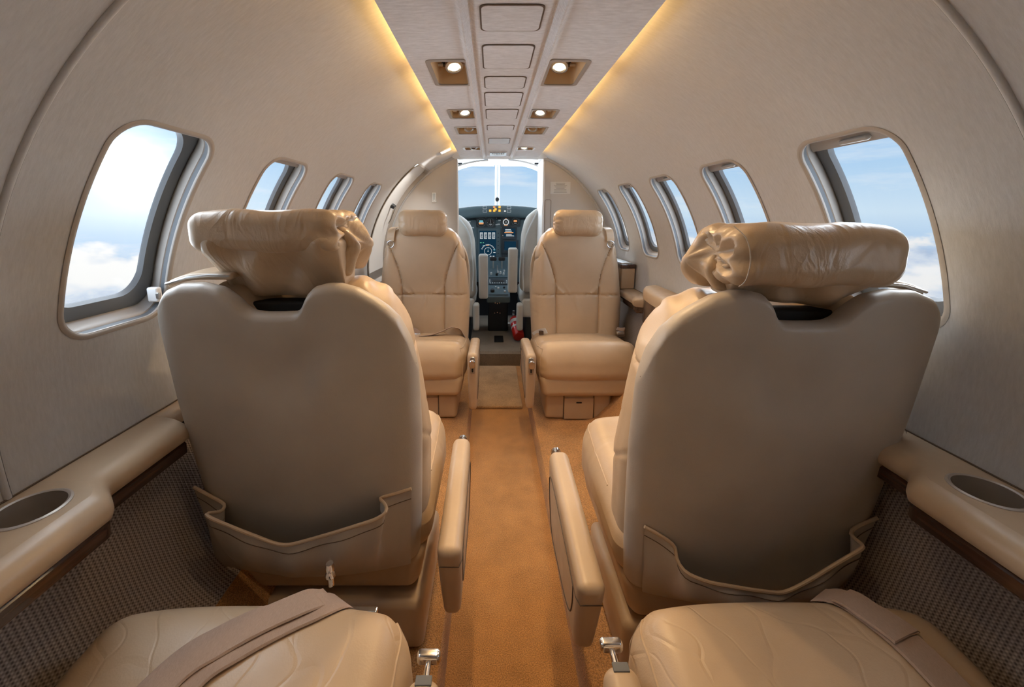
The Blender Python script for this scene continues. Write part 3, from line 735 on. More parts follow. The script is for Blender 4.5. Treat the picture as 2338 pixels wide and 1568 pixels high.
for px in (1104, 1158):
    for py in (474, 482):
        x, z = gp(px, py); v, f = ring_data(rrect(9*u, 6*u, .002), rrect(7.4*u, 4.4*u, .002), .003, face_to((0, -1, 0), (0, 0, 1), (x, -.1145, z))); mesh('switch_frame', v, f, 'lightgrey', t)

# instrument panel; local units: one grid step = u metres, origin at the panel centre line
t = thing('instrument_panel', 'dark teal instrument panel with round gauges and bright flight displays', 'panel', (.0, 3.42, -.30))
FR = face_to((0, -1, 0), (0, 0, 1), (0, 0, 0))
rbox('face', (1.20, .04, .54), .008, 'panel', t, (0, .02, -.01), (6, 1, 4))
def ip(px, py): return ((px-1123)*u-.045, (470-py)*u+.072+.30)
def plate(name, px0, py0, px1, py1, mat, par, y=-.002, d=.004, cr=.004, ch=.001):
    x0, z0 = ip(px0, py0); x1, z1 = ip(px1, py1)
    return prism(name, rrect(abs(x1-x0), abs(z1-z0), min(cr, abs(x1-x0)*.4, abs(z1-z0)*.4)), d, mat, par, Matrix.Translation(((x0+x1)/2, y, (z0+z1)/2)) @ FR, ch)
def dot(name, px, py, r_, mat, par, y=-.008, d=.003, seg=20, ri=0.0):
    x, z = ip(px, py); m4 = Matrix.Translation((x, y, z)) @ FR
    if ri:
        o1 = [(r_*u*math.cos(2*PI*i/seg), r_*u*math.sin(2*PI*i/seg)) for i in range(seg)]; o2 = [(ri*u*math.cos(2*PI*i/seg), ri*u*math.sin(2*PI*i/seg)) for i in range(seg)]
        v, f = ring_data(o1, o2, d, m4); return mesh(name, v, f, mat, par)
    return lathe(name, [(.0002, d), (r_*u, d), (r_*u, 0), (.0002, 0)], mat, par, m4, seg)
# round gauges
for gx, gy, rr, kind in ((1098, 508, 10.5, 0), (1120, 508, 10.5, 1), (1156, 507, 10, 2), (1178, 506, 9, 3)):
    pl = plate('gauge', gx-11.5, gy-11.5, gx+11.5, gy+11.5, 'navy', t)
    dot('rim', gx, gy, rr, 'panel', pl, -.007, .003, 28, rr-1.3); dot('dial', gx, gy, rr-1.3, 'black', pl, -.0065, .001, 24)
    if kind == 0:
        plate('horizon_ground', gx-5.5, gy+.5, gx+5.5, gy+4, 'scro', pl, -.0075, .0012); plate('horizon_sky', gx-4.5, gy-5, gx+4.5, gy-1, 'scrc', pl, -.0075, .0012); plate('horizon_bar', gx-6, gy-.7, gx+6, gy+.2, 'scrw', pl, -.008, .0012)
    if kind == 1:
        for q in range(12):
            a = 2*PI*q/12; dot('tick', gx+7*math.cos(a), gy+7*math.sin(a), .7, 'lightgrey', pl, -.008, .001, 6)
        plate('needle', gx-.5, gy-6, gx+.5, gy+1, 'lightgrey', pl, -.008, .001); plate('drum', gx-3, gy+3, gx+3, gy+5, 'lightgrey', pl, -.008, .001)
    if kind == 2:
        dot('card', gx, gy, 7.2, 'scrw', pl, -.008, .001, 28, 5.2); dot('centre', gx, gy, 2.6, 'lightgrey', pl, -.008, .001, 16, 1.4)
        plate('bug', gx-1.5, gy-9, gx+1.5, gy-7.5, 'scro', pl, -.008, .001); plate('window', gx-4, gy+6.5, gx+4, gy+8.3, 'scro', pl, -.009, .001)
    if kind == 3:
        plate('window', gx-4, gy-3.5, gx+4, gy+.5, 'scro', pl, -.008, .001); plate('window', gx-3, gy+3, gx+3, gy+4.5, 'lightgrey', pl, -.008, .001)
# left tall display
d1 = plate('flight_display', 1090, 522, 1143, 592, 'panel', t, -.002, .012, .006, .002)
sc = plate('screen', 1094, 527, 1133, 588, 'scr', d1, -.0142, .001, .003, 0)
for k in range(4):
    cx = 1098.5+k*9.5
    plate('tape', cx-3.4, 531, cx+3.4, 546, 'scrw', sc, -.0155, .0008, .001, 0)
    plate('tape_inner', cx-2.2, 532.5, cx+2.2, 544.5, 'scr', sc, -.0165, .0008, .001, 0)
    for q in range(4): plate('digit', cx-1.5, 533.2+q*3, cx+1.5-(q % 2), 534.7+q*3, 'scrw', sc, -.0175, .0008, .0004, 0)
for (px, py, w, m_) in ((1097, 555, 4, 'anng'), (1103, 555, 3, 'anng'), (1113, 561, 6, 'scro'), (1104, 562, 5, 'scrc'), (1129, 572, 4, 'scrc'), (1129, 578, 5, 'scrw'), (1112, 587, 4, 'scrw'), (1120, 587, 4, 'scrw'), (1127, 587, 4, 'scrw')): plate('readout', px-w/2, py-.9, px+w/2, py+.9, m_, sc, -.0155, .0008, .0004, 0)
cx, cy = ip(1114, 575)
def arcline(name, r_, a0, a1, mat, par, w=.9, n=24):
    tube(name, [(cx+r_*u*math.cos(R(a0+(a1-a0)*i/n)), -.0165, cy+r_*u*math.sin(R(a0+(a1-a0)*i/n))) for i in range(n+1)], w*u*.5, mat, par, 6)
arcline('compass_arc', 15.5, 20, 160, 'scrw', sc); arcline('range_ring', 8.6, 0, 360, 'scrw', sc)
for q in range(9):
    a = R(20+17.5*q); tube('tick', [(cx+13.6*u*math.cos(a), -.0165, cy+13.6*u*math.sin(a)), (cx+17*u*math.cos(a), -.0165, cy+17*u*math.sin(a))], .35*u, 'scrw', sc, 5)
tube('heading_line', [(cx, -.0165, cy-1*u), (cx, -.0165, cy+10*u)], .3*u, 'scrc', sc, 5); dot('own_ship', 1114, 575, 1.4, 'scrw', sc, -.0165, .001, 10)
for q in range(6): dot('bezel_key', 1138, 533+q*9.5, 1.5, 'navy', d1, -.0145, .003, 10)
# right column: radio stack and a dark map screen
d2 = plate('radio_stack', 1147, 519, 1182, 547, 'navy', t, -.002, .010, .004, .001)
s2 = plate('screen', 1151.5, 522, 1178, 541, 'scr', d2, -.0122, .001, .002, 0)
for px, py, w, h, m_ in ((1161, 524.5, 13, 1.6, 'scrw'), (1162, 528, 15, 1.6, 'scrw'), (1163, 531.3, 21, 2.6, 'scro'), (1163, 535.8, 13, 1.6, 'scrw'), (1164, 538.8, 15, 1.8, 'scrw'), (1173.5, 539, 3, 1.6, 'scrw')): plate('text_line', px-w/2, py-h/2, px+w/2, py+h/2, m_, s2, -.0135, .0008, .0004, 0)
for q in range(4): dot('key', 1148.8, 523+q*5, 1.0, 'lightgrey' if q == 3 else 'knob', d2, -.0125, .003, 8)
d3 = plate('map_display', 1147, 549, 1186, 581, 'navy', t, -.002, .010, .004, .001)
plate('screen', 1152.5, 552, 1180, 573, 'scr', d3, -.0122, .001, .002, 0)
for q in range(4): dot('key', 1149.5, 553+q*6, 1.0, 'knob', d3, -.0125, .003, 8)
for q in range(5): dot('key', 1155+q*6, 577, 1.2, 'knob', d3, -.0125, .003, 8)
d4 = plate('audio_panel', 1147, 583, 1186, 592, 'navy', t, -.002, .006, .003, .001)
for q in range(6): dot('key', 1151+q*6, 587, 1.3, 'knob', d4, -.009, .004, 8)
for px, py in ((1070, 506), (1078, 520), (1141, 503), (1139, 512), (1134, 513)): plate('legend', px-3, py-1.2, px+3, py+1.2, 'lightgrey', t, -.002, .003, .001, 0)
for px, py in ((1089, 497), (1109, 496), (1134, 498), (1087, 518), (1145, 519), (1167, 497)): dot('screw', px, py, .8, 'steel', t, -.003, .002, 8)
lo = plate('lower_panel', 1100, 594, 1184, 622, 'navy', t, -.002, .008, .004, .001)
for px, py, m_ in ((1112, 600, 'lightgrey'), (1127, 601, 'ann'), (1139, 598, 'scro'), (1160, 600, 'lightgrey'), (1160, 606, 'lightgrey'), (1168, 602, 'knob'), (1157, 612, 'lightgrey'), (1166, 612, 'knob'), (1172, 606, 'lightgrey')): plate('switch', px-2, py-1.6, px+2, py+1.6, m_, lo, -.011, .005, .002, .001)

# centre pedestal
t = thing('centre_pedestal', 'dark centre pedestal with thrust levers, radios and trim knobs', 'console', (-.0, 3.15, -.95)); t.scale = (1, .72, 1)
rbox('cabinet', (.165, .32, .29), .012, 'navy', t, (.005, .20, .145), (3, 6, 3))
def wedge(P):
    Q = P.copy(); Q[:, 2] += (P[:, 1]+.31)*.42; return Q
up = rbox('sloped_top', (.178, .62, .05), .010, 'panel', t, (.005, .05, .31), (4, 8, 1), wedge)
def on(x, y, z=0): return (x+.005, y, .336+(y-.05+.31)*.42-.0+z)
nrm = (0, -.387, .922)
def pboard(name, y0, y1, mat, w=.15, h=.006):
    ym = (y0+y1)/2; return prism(name, rrect(w, (y1-y0)*1.084, .004), h, mat, t, face_to(nrm, (0, .922, .387), on(0, ym)), .001)
b1 = pboard('trim_board', -.24, -.11, 'panel'); b2 = pboard('radio_board', -.095, -.005, 'navy'); b3 = pboard('lever_quadrant', .01, .22, 'panel')
def pk(name, par, x, y, r_, h, mat, seg=12): lathe(name, [(.0005, h), (r_*.85, h), (r_, h*.8), (r_, 0), (.0005, 0)], mat, par, face_to(nrm, (0, .922, .387), on(x, y, .005)), seg)
for x, y, r_, h, m_ in ((-.045, -.20, .016, .022, 'knob'), (0, -.16, .008, .014, 'lightgrey'), (.045, -.15, .008, .014, 'knob'), (.05, -.205, .009, .012, 'lightgrey'), (-.02, -.14, .006, .01, 'lightgrey')): pk('knob', b1, x, y, r_, h, m_)
prism('screen', rrect(.085, .030, .003), .008, 'black', b2, face_to(nrm, (0, .922, .387), on(0, -.05, .002)))
for q in range(8): pk('key', b2, -.063+q*.018, -.082, .004, .009, 'lightgrey', 8)
for q in range(5): pk('key', b2, -.066 if q < 3 else .066, -.068+.018*(q % 3), .004, .009, 'lightgrey', 8)
for x, y, r_, h, m_ in ((-.055, .05, .008, .02, 'lightgrey'), (-.01, .04, .010, .02, 'knob'), (.02, .06, .008, .025, 'lightgrey'), (.045, .045, .008, .02, 'lightgrey'), (.05, .09, .007, .02, 'lightgrey'), (0, .075, .006, .02, 'lightgrey')): pk('knob', b3, x, y, r_, h, m_)
for x in (-.038, .032):
    p = Vector(on(x, .15)); q = p+Vector((0, -.015, .085)); lv = tube('thrust_lever', [p, q], .006, 'steel', t); rbox('grip', (.055, .028, .032), .011, 'black', lv, tuple(q), (3, 2, 2))
p = Vector(on(-.005, .11)); tube('flap_lever', [p, p+Vector((0, -.01, .05))], .004, 'steel', t)
for x, z in ((-.018, .24), (0, .235), (.018, .24), (.07, .275), (-.022, .155), (0, .16), (.022, .155)):
    lathe('fastener', [(.0004, .002), (.0035, .002), (.0035, 0), (.0004, 0)], 'chrome', t, Matrix.Translation((x, .0385, z)) @ FR, 8)

# pilot seats
def pilot(name, s, lab):
    t = thing('pilot_seat', lab, 'seat', (s*.375, 2.93, -.95), 0, 'pilot seats')
    dz = .045 if s > 0 else .0
    def db(P):
        Q = P.copy(); v = (P[:, 2]+.31)/.62
        w = np.interp(v, [0, .3, .7, .88, 1], [1, 1.0, .96, .84, .55]); Q[:, 0] *= w
        Q[:, 1] += -.10*P[:, 2]*.6+.004*np.sin(P[:, 2]*60); return Q
    rbox('backrest', (.43, .14, .62), .06, 'leather_grey', t, (0, .0, .64+dz), (10, 3, 14), db)
    v, f = tube_data(smooth_path([(-s*.19, -.075, .40), (-s*.195, -.075, .60), (-s*.175, -.09, .80), (-s*.10, -.10, .93+dz)], 24), .005); mesh('piping', v, f, 'lightgrey', t)
    rbox('seat_cushion', (.42, .40, .11), .045, 'leather_grey', t, (0, .22, .33), (6, 6, 2)); rbox('seat_pan', (.40, .42, .06), .015, 'panel', t, (0, .20, .25), (3, 3, 1))
    ar = rbox('armrest', (.068, .085, .33), .016, 'leather_grey', t, (-s*.268, -.05, .505+dz), (3, 3, 8), lambda P: P+np.c_[np.zeros(len(P)), -P[:, 2]*.10, np.zeros(len(P))])
    rbox('seat_cover', (.40, .05, .14), .02, 'leather_grey', t, (0, -.05, .27), (6, 2, 4), lambda P: P+np.c_[np.zeros(len(P)), .004*np.sin(P[:, 0]*70), np.zeros(len(P))])
    rbox('side_flap', (.045, .09, .20), .018, 'leather_grey', t, (-s*.215, -.075, .21), (3, 3, 4))
    rbox('base', (.34, .36, .22), .02, 'navy', t, (0, .16, .11), (3, 3, 2))
    return t
pilot('captain', -1, 'grey-beige pilot seat with raised armrest, left of the pedestal'); pilot('copilot', 1, 'grey-green pilot seat with raised armrest, right of the pedestal')

# fire extinguisher lying at the right of the pedestal
t = thing('fire_extinguisher', 'red fire extinguisher strapped down beside the pedestal in the cockpit', 'extinguisher', (.148, 2.93, -.865))
BM = Matrix.Translation((0, .03, .0)) @ Matrix.Rotation(R(8), 4, 'Z') @ Matrix.Rotation(R(-62), 4, 'X')
lathe('bottle', [(.0005, -.085), (.030, -.085), (.040, -.078), (.043, -.066), (.043, .085), (.038, .105), (.022, .120), (.013, .124), (.013, .14), (.0005, .14)], 'red', t, BM, 32)
lathe('label_band', [(.0432, -.005), (.0436, -.005), (.0436, .012), (.0432, .012)], 'lightgrey', t, BM, 32); lathe('label_band', [(.0432, .045), (.0436, .045), (.0436, .078), (.0432, .078)], 'lightgrey', t, BM, 32)
lathe('base_ring', [(.036, -.0875), (.041, -.0855), (.041, -.082), (.036, -.082)], 'red', t, BM, 32)
lathe('valve', [(.0005, .165), (.012, .165), (.014, .14), (.0005, .14)], 'steel', t, BM, 16)
v, f = rbox_data((.018, .05, .012), .004, (1, 2, 1), (0, -.01, .17)); mesh('trigger', xf(v, BM), f, 'steel', t)
v, f = rbox_data((.10, .012, .02), .004, (3, 1, 1), (0, .046, .11)); mesh('bracket', xf(v, BM), f, 'steel', t)
rbox('bracket_foot', (.05, .06, .05), .006, 'navy', t, (.0, .03, -.04), (1, 1, 1))
# ================================================================== CABIN SEATS
# seat frame: +y the way the sitter looks, +x the aisle side (multiplied by `s`), z up from the side floor
ZF = -.98
TAN = .123
def seat(label, loc, rot, s, kind, arm_x, arm_y, arm_rear, arm_front, cl=.48, zref=.74, wide=1.0, top=.885):
    t = thing('cabin_seat', label, 'seat', (loc[0], loc[1], ZF), rot, 'leather cabin seats')
    def mx(P):
        Q = np.array(P, float).copy(); Q[..., 0] *= s; return Q
    def part(name, size, r, mat, c, n, deform=None, par=None, k=4, ang=55):
        v, f = rbox_data(size, r, n, c, deform, k); return mesh(name, mx(v), fixwind(f, s < 0), mat, par or t, True, ang)
    worn = 'leather_worn' if kind == 'rear' else 'leather'
    # pedestal with a centre cover
    px_ = .045 if kind != 'front' else .03; pd = part('pedestal', (.36 if kind != 'front' else .32, .30, .125), .018, 'vinyl', (px_, cl-(.27 if kind != 'front' else .205), .064), (4, 4, 2)); pf_ = cl-(.117 if kind != 'front' else .052)
    part('pedestal_cover', (.140, .012, .108), .004, 'vinyl', (px_, pf_, .060), (2, 1, 2), None, pd)
    for x in (px_-.072, px_+.072): part('gap', (.004, .008, .118), .001, 'seam', (x, pf_-.0015, .064), (1, 1, 1), None, pd, 1)
    part('pull_slot', (.026, .004, .006), .0015, 'dark', (px_, pf_+.0065, .092), (1, 1, 1), None, pd, 2)
    # seat pan / skirt
    def dpan(P):
        Q = P.copy(); f = (P[:, 2]+.055)/.11; Q[:, 0] *= .90+.10*f
        return Q
    part('seat_skirt', (.440, cl-.085, .105), .030, 'vinyl', (.012, .08+(cl-.085)/2, .188), (8, 8, 3), dpan)
    # cushion
    L2 = cl-.085
    def dcu(P):
        Q = P.copy(); x = P[:, 0]/.24; y = P[:, 1]/(L2/2); z = P[:, 2]
        up = np.clip(z/.03, 0, 1)
        crown = .014*(1-np.abs(x)**3)
        Q[:, 2] += up*(crown+.020*np.clip(y, -1, 1)+.010*np.exp(-((y-.72)/.22)**2)-.030*np.clip((y-.80)/.2, 0, 1)**2)
        for xs in (-.115, .105):          # dimples where the back's seams meet the cushion
            Q[:, 2] -= up*.006*np.exp(-((P[:, 0]-xs)/.018)**2-((y+.95)/.25)**2)
        if kind != 'rear':
            yc = .42-.16*(1-x*x)*0
            Q[:, 2] -= up*.004*np.exp(-((P[:, 1]-(L2/2-.115-.02*x*x))/.005)**2)
        Q[:, 1] += .016*(1-np.abs(x)**3)*np.clip(y*1.5-.5, 0, 1)
        e = np.clip((np.abs(x)-.80)/.2, 0, 1); fr = np.clip((y-.3)/.7, 0, 1)
        ph = np.arctan2(z, P[:, 1]-L2/2+.07)
        Q[:, 2] += up*e*.0032*np.sin(P[:, 1]*150+2*x)*fr
        Q[:, 1] += e*fr*.0030*np.sin(z*170+1.1)*(1-up*.3)
        Q[:, 1] -= .016*e*e*fr; Q[:, 2] -= up*.012*e*e
        return Q
    cu = part('seat_cushion', (.482, L2, .152), .058, worn, (0, .085+L2/2, .283), (34, 30, 8), dcu, None, 6)
    rq = .058*(1-.7071); hx_, hz_ = .241-rq, .076-rq
    ep = [(hx_, y_, hz_) for y_ in np.linspace(-.05, L2/2-.058, 14)]+[(.241-.058+.058*math.cos(a_)*.72, L2/2-.058+.058*math.sin(a_)*.72, hz_+.0) for a_ in np.linspace(.3, .8, 4)]+[(hx_-.0, L2/2-rq, z_) for z_ in np.linspace(hz_-.03, -.06, 6)]
    pz = dcu(np.array(ep))+np.array((0, .085+L2/2, .283))
    v, f = tube_data(mx(smooth_path(pz, 60)), .0022, 6); mesh('cushion_piping', v, f, 'vinyl', cu)
    # backrest (front half), reclined
    zb = .265
    def topf(x):
        a = np.abs(x)/.24; return top-.026*a-.055*np.clip((a-.6)/.4, 0, 1)**2
    def dback(P):
        Q = P.copy(); x = P[:, 0]; v = (P[:, 2]+.32)/.64; fr = np.clip(P[:, 1]/.055, -1, 1)
        w = np.interp(v, [0, .25, .44, .70, .85, 1], [.935, .965, .988, .930, .880, .83])
        Q[:, 0] = x*w; rearf = np.clip(.5-P[:, 1]/.08, 0, 1); z = zb+(topf(x)-zb)*v; z = z-.085*np.exp(-(x/.092)**4)*rearf*np.clip((v-.7)/.3, 0, 1); Q[:, 2] = z
        front = np.clip(fr, 0, 1)
        # side bolsters and stitched seams on the front face
        xi = np.where(z > .60, .112+.075*np.clip((z-.60)/.24, 0, 1)**1.6, .112-.006*(.60-z)/.3)
        b = np.clip((np.abs(Q[:, 0])-xi)/.05, 0, 1)
        d = .016*np.sin(PI*np.clip((np.abs(Q[:, 0])-xi)/.13, 0, 1))
        d = d-.010*np.exp(-((np.abs(Q[:, 0])-xi)/.0045)**2)-.009*np.exp(-((z-.567)/.004)**2)
        cen = np.clip(1-np.abs(Q[:, 0])/xi, 0, 1)
        d += .010*np.sqrt(cen)*np.clip(1-((z-.72)/.16)**2, 0, 1)+.012*np.sqrt(cen)*np.exp(-((z-.46)/.09)**2)
        for sg in (-1, 1):                # drag folds fanning out of the cross seam
            for k3, (x0, sl) in enumerate(((.075, .55), (.045, .75), (.09, .4))):
                ln = (z-.567)-(sg*Q[:, 0]-x0)*2.2*sl-.012*k3
                d += np.where((z > .568) & (z < .64), .0048*np.exp(-(ln/.006)**2)*np.clip((.64-z)/.06, 0, 1), 0)
        d += np.where(z < .566, .0045*np.exp(-((Q[:, 0]-.012*np.sin((z-.5)*30))/.006)**2)*np.clip((z-.44)/.1, 0, 1), 0)
        d += .006*np.clip((.36-z)/.08, 0, 1)
        Q[:, 1] = P[:, 1]+front*d
        # puffy shoulder with short gathers
        sh = np.clip((v-.84)/.16, 0, 1)
        Q[:, 2] += .004*sh*np.sin(x*95+P[:, 1]*40)*np.clip((np.abs(x)-.08)/.1, 0, 1)
        groove = np.exp(-((v-.825-.10*(P[:, 1]/.07)*.3)/.010)**2)*np.clip((np.abs(x)-.20)/.03, 0, 1)
        Q[:, 0] -= np.sign(x)*.006*groove
        g2 = np.exp(-((v-.43+P[:, 1]*1.4)/.009)**2)*np.clip((np.abs(x)-.20)/.03, 0, 1); Q[:, 0] -= np.sign(x)*.004*g2
        Q[:, 1] += .105+(zref-z)*TAN
        return Q
    bk = part('backrest', (.488, .142, .64), .056, 'leather', (0, 0, 0), (56, 10, 70), dback, None, 6)
    # rear shell with the head-rest notch
    TX = np.array([-.238, -.228, -.214, -.197, -.168, -.13, -.100, -.080, -.066, -.050, -.030, 0, .026, .036, .044, .052, .066, .089, .112, .142, .171, .192, .21, .225, .238])
    TZ = np.array([.745, .79, .828, .848, .860, .861, .853, .836, .817, .808, .806, .806, .807, .812, .824, .840, .854, .860, .860, .851, .833, .817, .795, .755, .69])
    zs0 = .222
    def dsh(P):
        Q = P.copy(); x = P[:, 0]; v = (P[:, 2]+.33)/.66
        w = np.interp(v, [0, .2, .45, .7, .85, 1], [.91, .945, .975, 1, 1, 1])
        Q[:, 0] = x*w*wide; Q[:, 2] = zs0+(np.interp(x, TX, TZ)-zs0)*v
        rear = np.clip(-P[:, 1]/.012, 0, 1); a = np.abs(x)/.237
        Q[:, 1] = P[:, 1]-rear*(.014*(1-a**2)*np.sin(PI*np.clip(v, 0, 1))**.8-.010*np.exp(-((x-.0)/.10)**2-((v-.80)/.10)**2))
        Q[:, 1] += .020+(zref-Q[:, 2])*TAN+.020*np.clip((a-.80)/.2, 0, 1)**2
        return Q
    sh = part('back_shell', (.474, .040, .66), .018, 'leather_back', (0, 0, 0), (90, 3, 50), dsh, None, 5)
    sh['label'] = 'smooth darker leather back shell with a notch under the headrest'
    sp = []
    for z in np.linspace(.25, .70, 30):
        w = np.interp((z-zs0)/.56, [0, .2, .45, .7, .85, 1], [.91, .945, .975, 1, 1, 1]); sp.append((.237*w*wide*.985, .030+(zref-z)*TAN, z))
    v, f = tube_data(mx(sp), .0014, 6); mesh('shell_seam', v, f, 'seam', sh)
    # aisle armrest: tapered side panel with padded top
    x0, x1 = arm_x
    xm, wd = (x0+x1)/2, abs(x1-x0)
    ya, yb3 = arm_y
    ztr, ztf = .343, .372                      # top rear / front height
    dr_, df_ = arm_rear, arm_front             # depth of the panel at the rear / front
    def darm(P):
        Q = P.copy(); u = (P[:, 1]+.5); q = (P[:, 2]+.5)
        top = ztr+(ztf-ztr)*u; dep = dr_+(df_-dr_)*u
        dep = dep*np.where(u > .90, 1-.25*((u-.90)/.10)**2*0, 1)
        z = top-dep*(1-q)
        y = ya+(yb3-ya)*u
        y = y+.045*(1-q)*(1-u)*1.0-.030*(1-q)**2*np.clip(u*2-1, 0, 1)
        Q[:, 1] = y; Q[:, 2] = z; Q[:, 0] = xm+P[:, 0]*wd*(1-.28*(1-q)**2)
        return Q
    # build on a unit block, then map: rounding radii are kept by scaling the unit axes
    def unit(P, rx, ry, rz): return P
    v, f = rbox_data((1, 1, 1), .16, (4, 16, 10), (0, 0, 0), None, 5)
    v = np.array(v)
    yl = yb3-ya; rad = .018
    def soft(c, ln): # keep ~rad metres of rounding on each long axis
        r0 = .16; r1 = min(.45, rad/ln); a = np.abs(c); return np.sign(c)*np.where(a < .5-r0, a*(.5-r1)/(.5-r0), .5-r1+(a-(.5-r0))*r1/r0)
    v[:, 1] = soft(v[:, 1], yl); v[:, 2] = soft(v[:, 2], (dr_+df_)/2); v[:, 0] = soft(v[:, 0], wd)
    ar = mesh('armrest', mx(darm(v)), fixwind(f, s < 0), 'vinyl', t, True, 60)
    # inset panel on the aisle face and a lip line behind the pad
    pin = [(.10, .22), (.25, .19), (.5, .17), (.75, .17), (.90, .22), (.94, .35), (.93, .6), (.88, .85), (.6, .88), (.3, .86), (.14, .72), (.09, .45)]
    pin = smooth_path([(a, b, 0) for a, b in pin+pin[:1]], 60)[:-1]
    lp = []
    for a, b, _ in pin:
        p = darm(np.array([[.5, a-.5, (1-b)-.5]]))[0]; lp.append((p[0]+.0004*np.sign(x1-x0), p[1], p[2]))
    v, f = tube_data(mx(lp), .0016, 6, True); mesh('panel_groove', v, f, 'seam', ar)
    lipq = 1-min(.32, .040/dr_); lpt = []
    for a in np.linspace(-.40, .40, 9):
        p = darm(np.array([[a, -.5, lipq-.5]]))[0]; lpt.append((p[0], p[1]-.0006, p[2]))
    for b in (.04, .10, .2, .3):
        p = darm(np.array([[.5, b-.5, lipq-.5+.10*b]]))[0]; lpt.append((p[0]+.0004*np.sign(x1-x0), p[1], p[2]))
    v, f = tube_data(mx(lpt), .0011, 6); mesh('pad_seam', v, f, 'seam', ar)
    # recline control on the front face: slotted plate and T-knob
    yk = yb3+.0005; zk = ztf-.055
    mt = face_to((0, 1, .06), (0, 0, 1), (s*xm, yk, zk))
    pl = prism('control_plate', rrect(.024, .078, .0118, 8), .0030, 'steel', t, mt, .001); pl['label'] = 'satin metal slotted control plate'
    prism('slot', rrect(.008, .030, .0039, 6), .0034, 'dark', pl, mt @ Matrix.Translation((0, -.016, 0)))
    kz = zk+(.018 if kind != 'rear' else .033)
    kn = tube('knob_stem', [(s*xm, yk, kz), (s*xm, yk+.030, kz)], [.0050, .0045], 'chrome', t, 12); kn['label'] = 'polished chrome recline knob'
    if kind == 'rear': v, f = rbox_data((.034, .016, .017), .006, (2, 1, 1), (s*xm, yk+.034, kz+.002))
    else: v, f = prism_data(rrect(.026, .036, .0115, 8), .011, .0025, face_to((0, 1, 0), (0, 0, 1), (s*xm, yk+.028, kz)))
    mesh('knob_head', v, f, 'chrome', kn, True, 40)
    if kind == 'rear':
        v, f = rbox_data((.022, .012, .003), .001, (1, 1, 1), (s*xm, yb3-.009, ztf-.0012)); mesh('top_plate', v, f, 'seal', pl)
    return t, mx, part

def crumple(P, hx, both=True, amp=1.0, side=1):
    """gathered ends of a leather head roll"""
    Q = P.copy(); x = P[:, 0]; ph = np.arctan2(P[:, 2], P[:, 1]); rr = np.hypot(P[:, 1], P[:, 2])
    for sg in ((-1, 1) if both else (side,)):
        e = np.clip((sg*x-(hx-.045))/.045, 0, 1)
        w = amp*e*(.16*np.sin(7*ph+1.3*sg)+.09*np.sin(13*ph))
        Q[:, 1] *= 1+w*.6; Q[:, 2] *= 1+w*.5
        cap = np.clip((sg*x-(hx-.004))/.004, 0, 1)
        Q[:, 0] -= sg*cap*amp*(.012+.010*np.sin(7*ph+.7)*np.clip(rr/.04, 0, 1))
    Q[:, 2] += .0025*np.sin(x*48+1)*np.sin(P[:, 1]*30)
    return Q

from mathutils.bvhtree import BVHTree
def belt(par, pts, side, half=.024, th=.0022, mat='tread', name='belt_webbing', lay=None, lift=.003):
    o = strip(name, pts, side, half, th, mat, par, 60)
    if lay:                                   # rest the webbing on the cushion under it
        cu = [c for c in par.children if c.name.startswith(lay)][0]
        bv = BVHTree.FromPolygons([v.co[:] for v in cu.data.vertices], [p.vertices[:] for p in cu.data.polygons])
        vs = [v.co.copy() for v in o.data.vertices]
        for k in range(0, len(vs), 4):
            q = vs[k:k+4]; c = sum(q, Vector())/4
            hts = []
            for p in q:
                h = bv.ray_cast(Vector((p.x, p.y, 1.0)), Vector((0, 0, -1)))
                hts.append(h[0].z if h[0] else -9)
            for j, p in enumerate(q):
                d = max(hts[j], max(hts)-.004)+lift+(p.z-c.z)*0+(.0022 if j in (1, 2) else 0)
                if d > 0 and (d > p.z or abs(p.z-d) < .03): o.data.vertices[k+j].co.z = d
        o.data.update()
    return o

def headroll(par, mx, s, x0, x1, y0, y1, z0, z1, mat='leather_soft', amp=1.0, n=(30, 14, 12), tilt=0, both=True, rf=.44):
    sz = (x1-x0, y1-y0, z1-z0); c = ((x0+x1)/2, (y0+y1)/2, (z0+z1)/2)
    v, f = rbox_data(sz, min(sz[1], sz[2])*rf, n, (0, 0, 0), lambda P: crumple(P, sz[0]/2, both, amp), 6)
    v = np.array(v); v[:, 2] += v[:, 0]*tilt
    return mesh('headrest', mx(v+np.array(c)), fixwind(f, s < 0), mat, par, True, 70)

def shoulder_cover(par, mx, s, zt, zref):
    """outboard shoulder: folded leather flap over the harness guide, with its chrome edge"""
    v, f = rbox_data((.120, .135, .012), .005, (10, 10, 1), (0, 0, 0), lambda P: P+np.c_[np.zeros(len(P)), np.zeros(len(P)), -4.2*np.clip(-P[:, 0]-.0, 0, 1)**2-1.2*P[:, 1]**2], 3)
    v = np.array(v)+np.array((-.150, .085, zt))
    h = mesh('harness_cover', mx(v), fixwind(f, s < 0), 'leather', par, True, 50)
    v, f = tube_data(mx([(-.212, .018, zt-.018), (-.17, .014, zt-.006), (-.13, .014, zt-.002), (-.095, .02, zt-.004)]), .0026, 8); mesh('chrome_edge', v, f, 'steel', h)
    return h

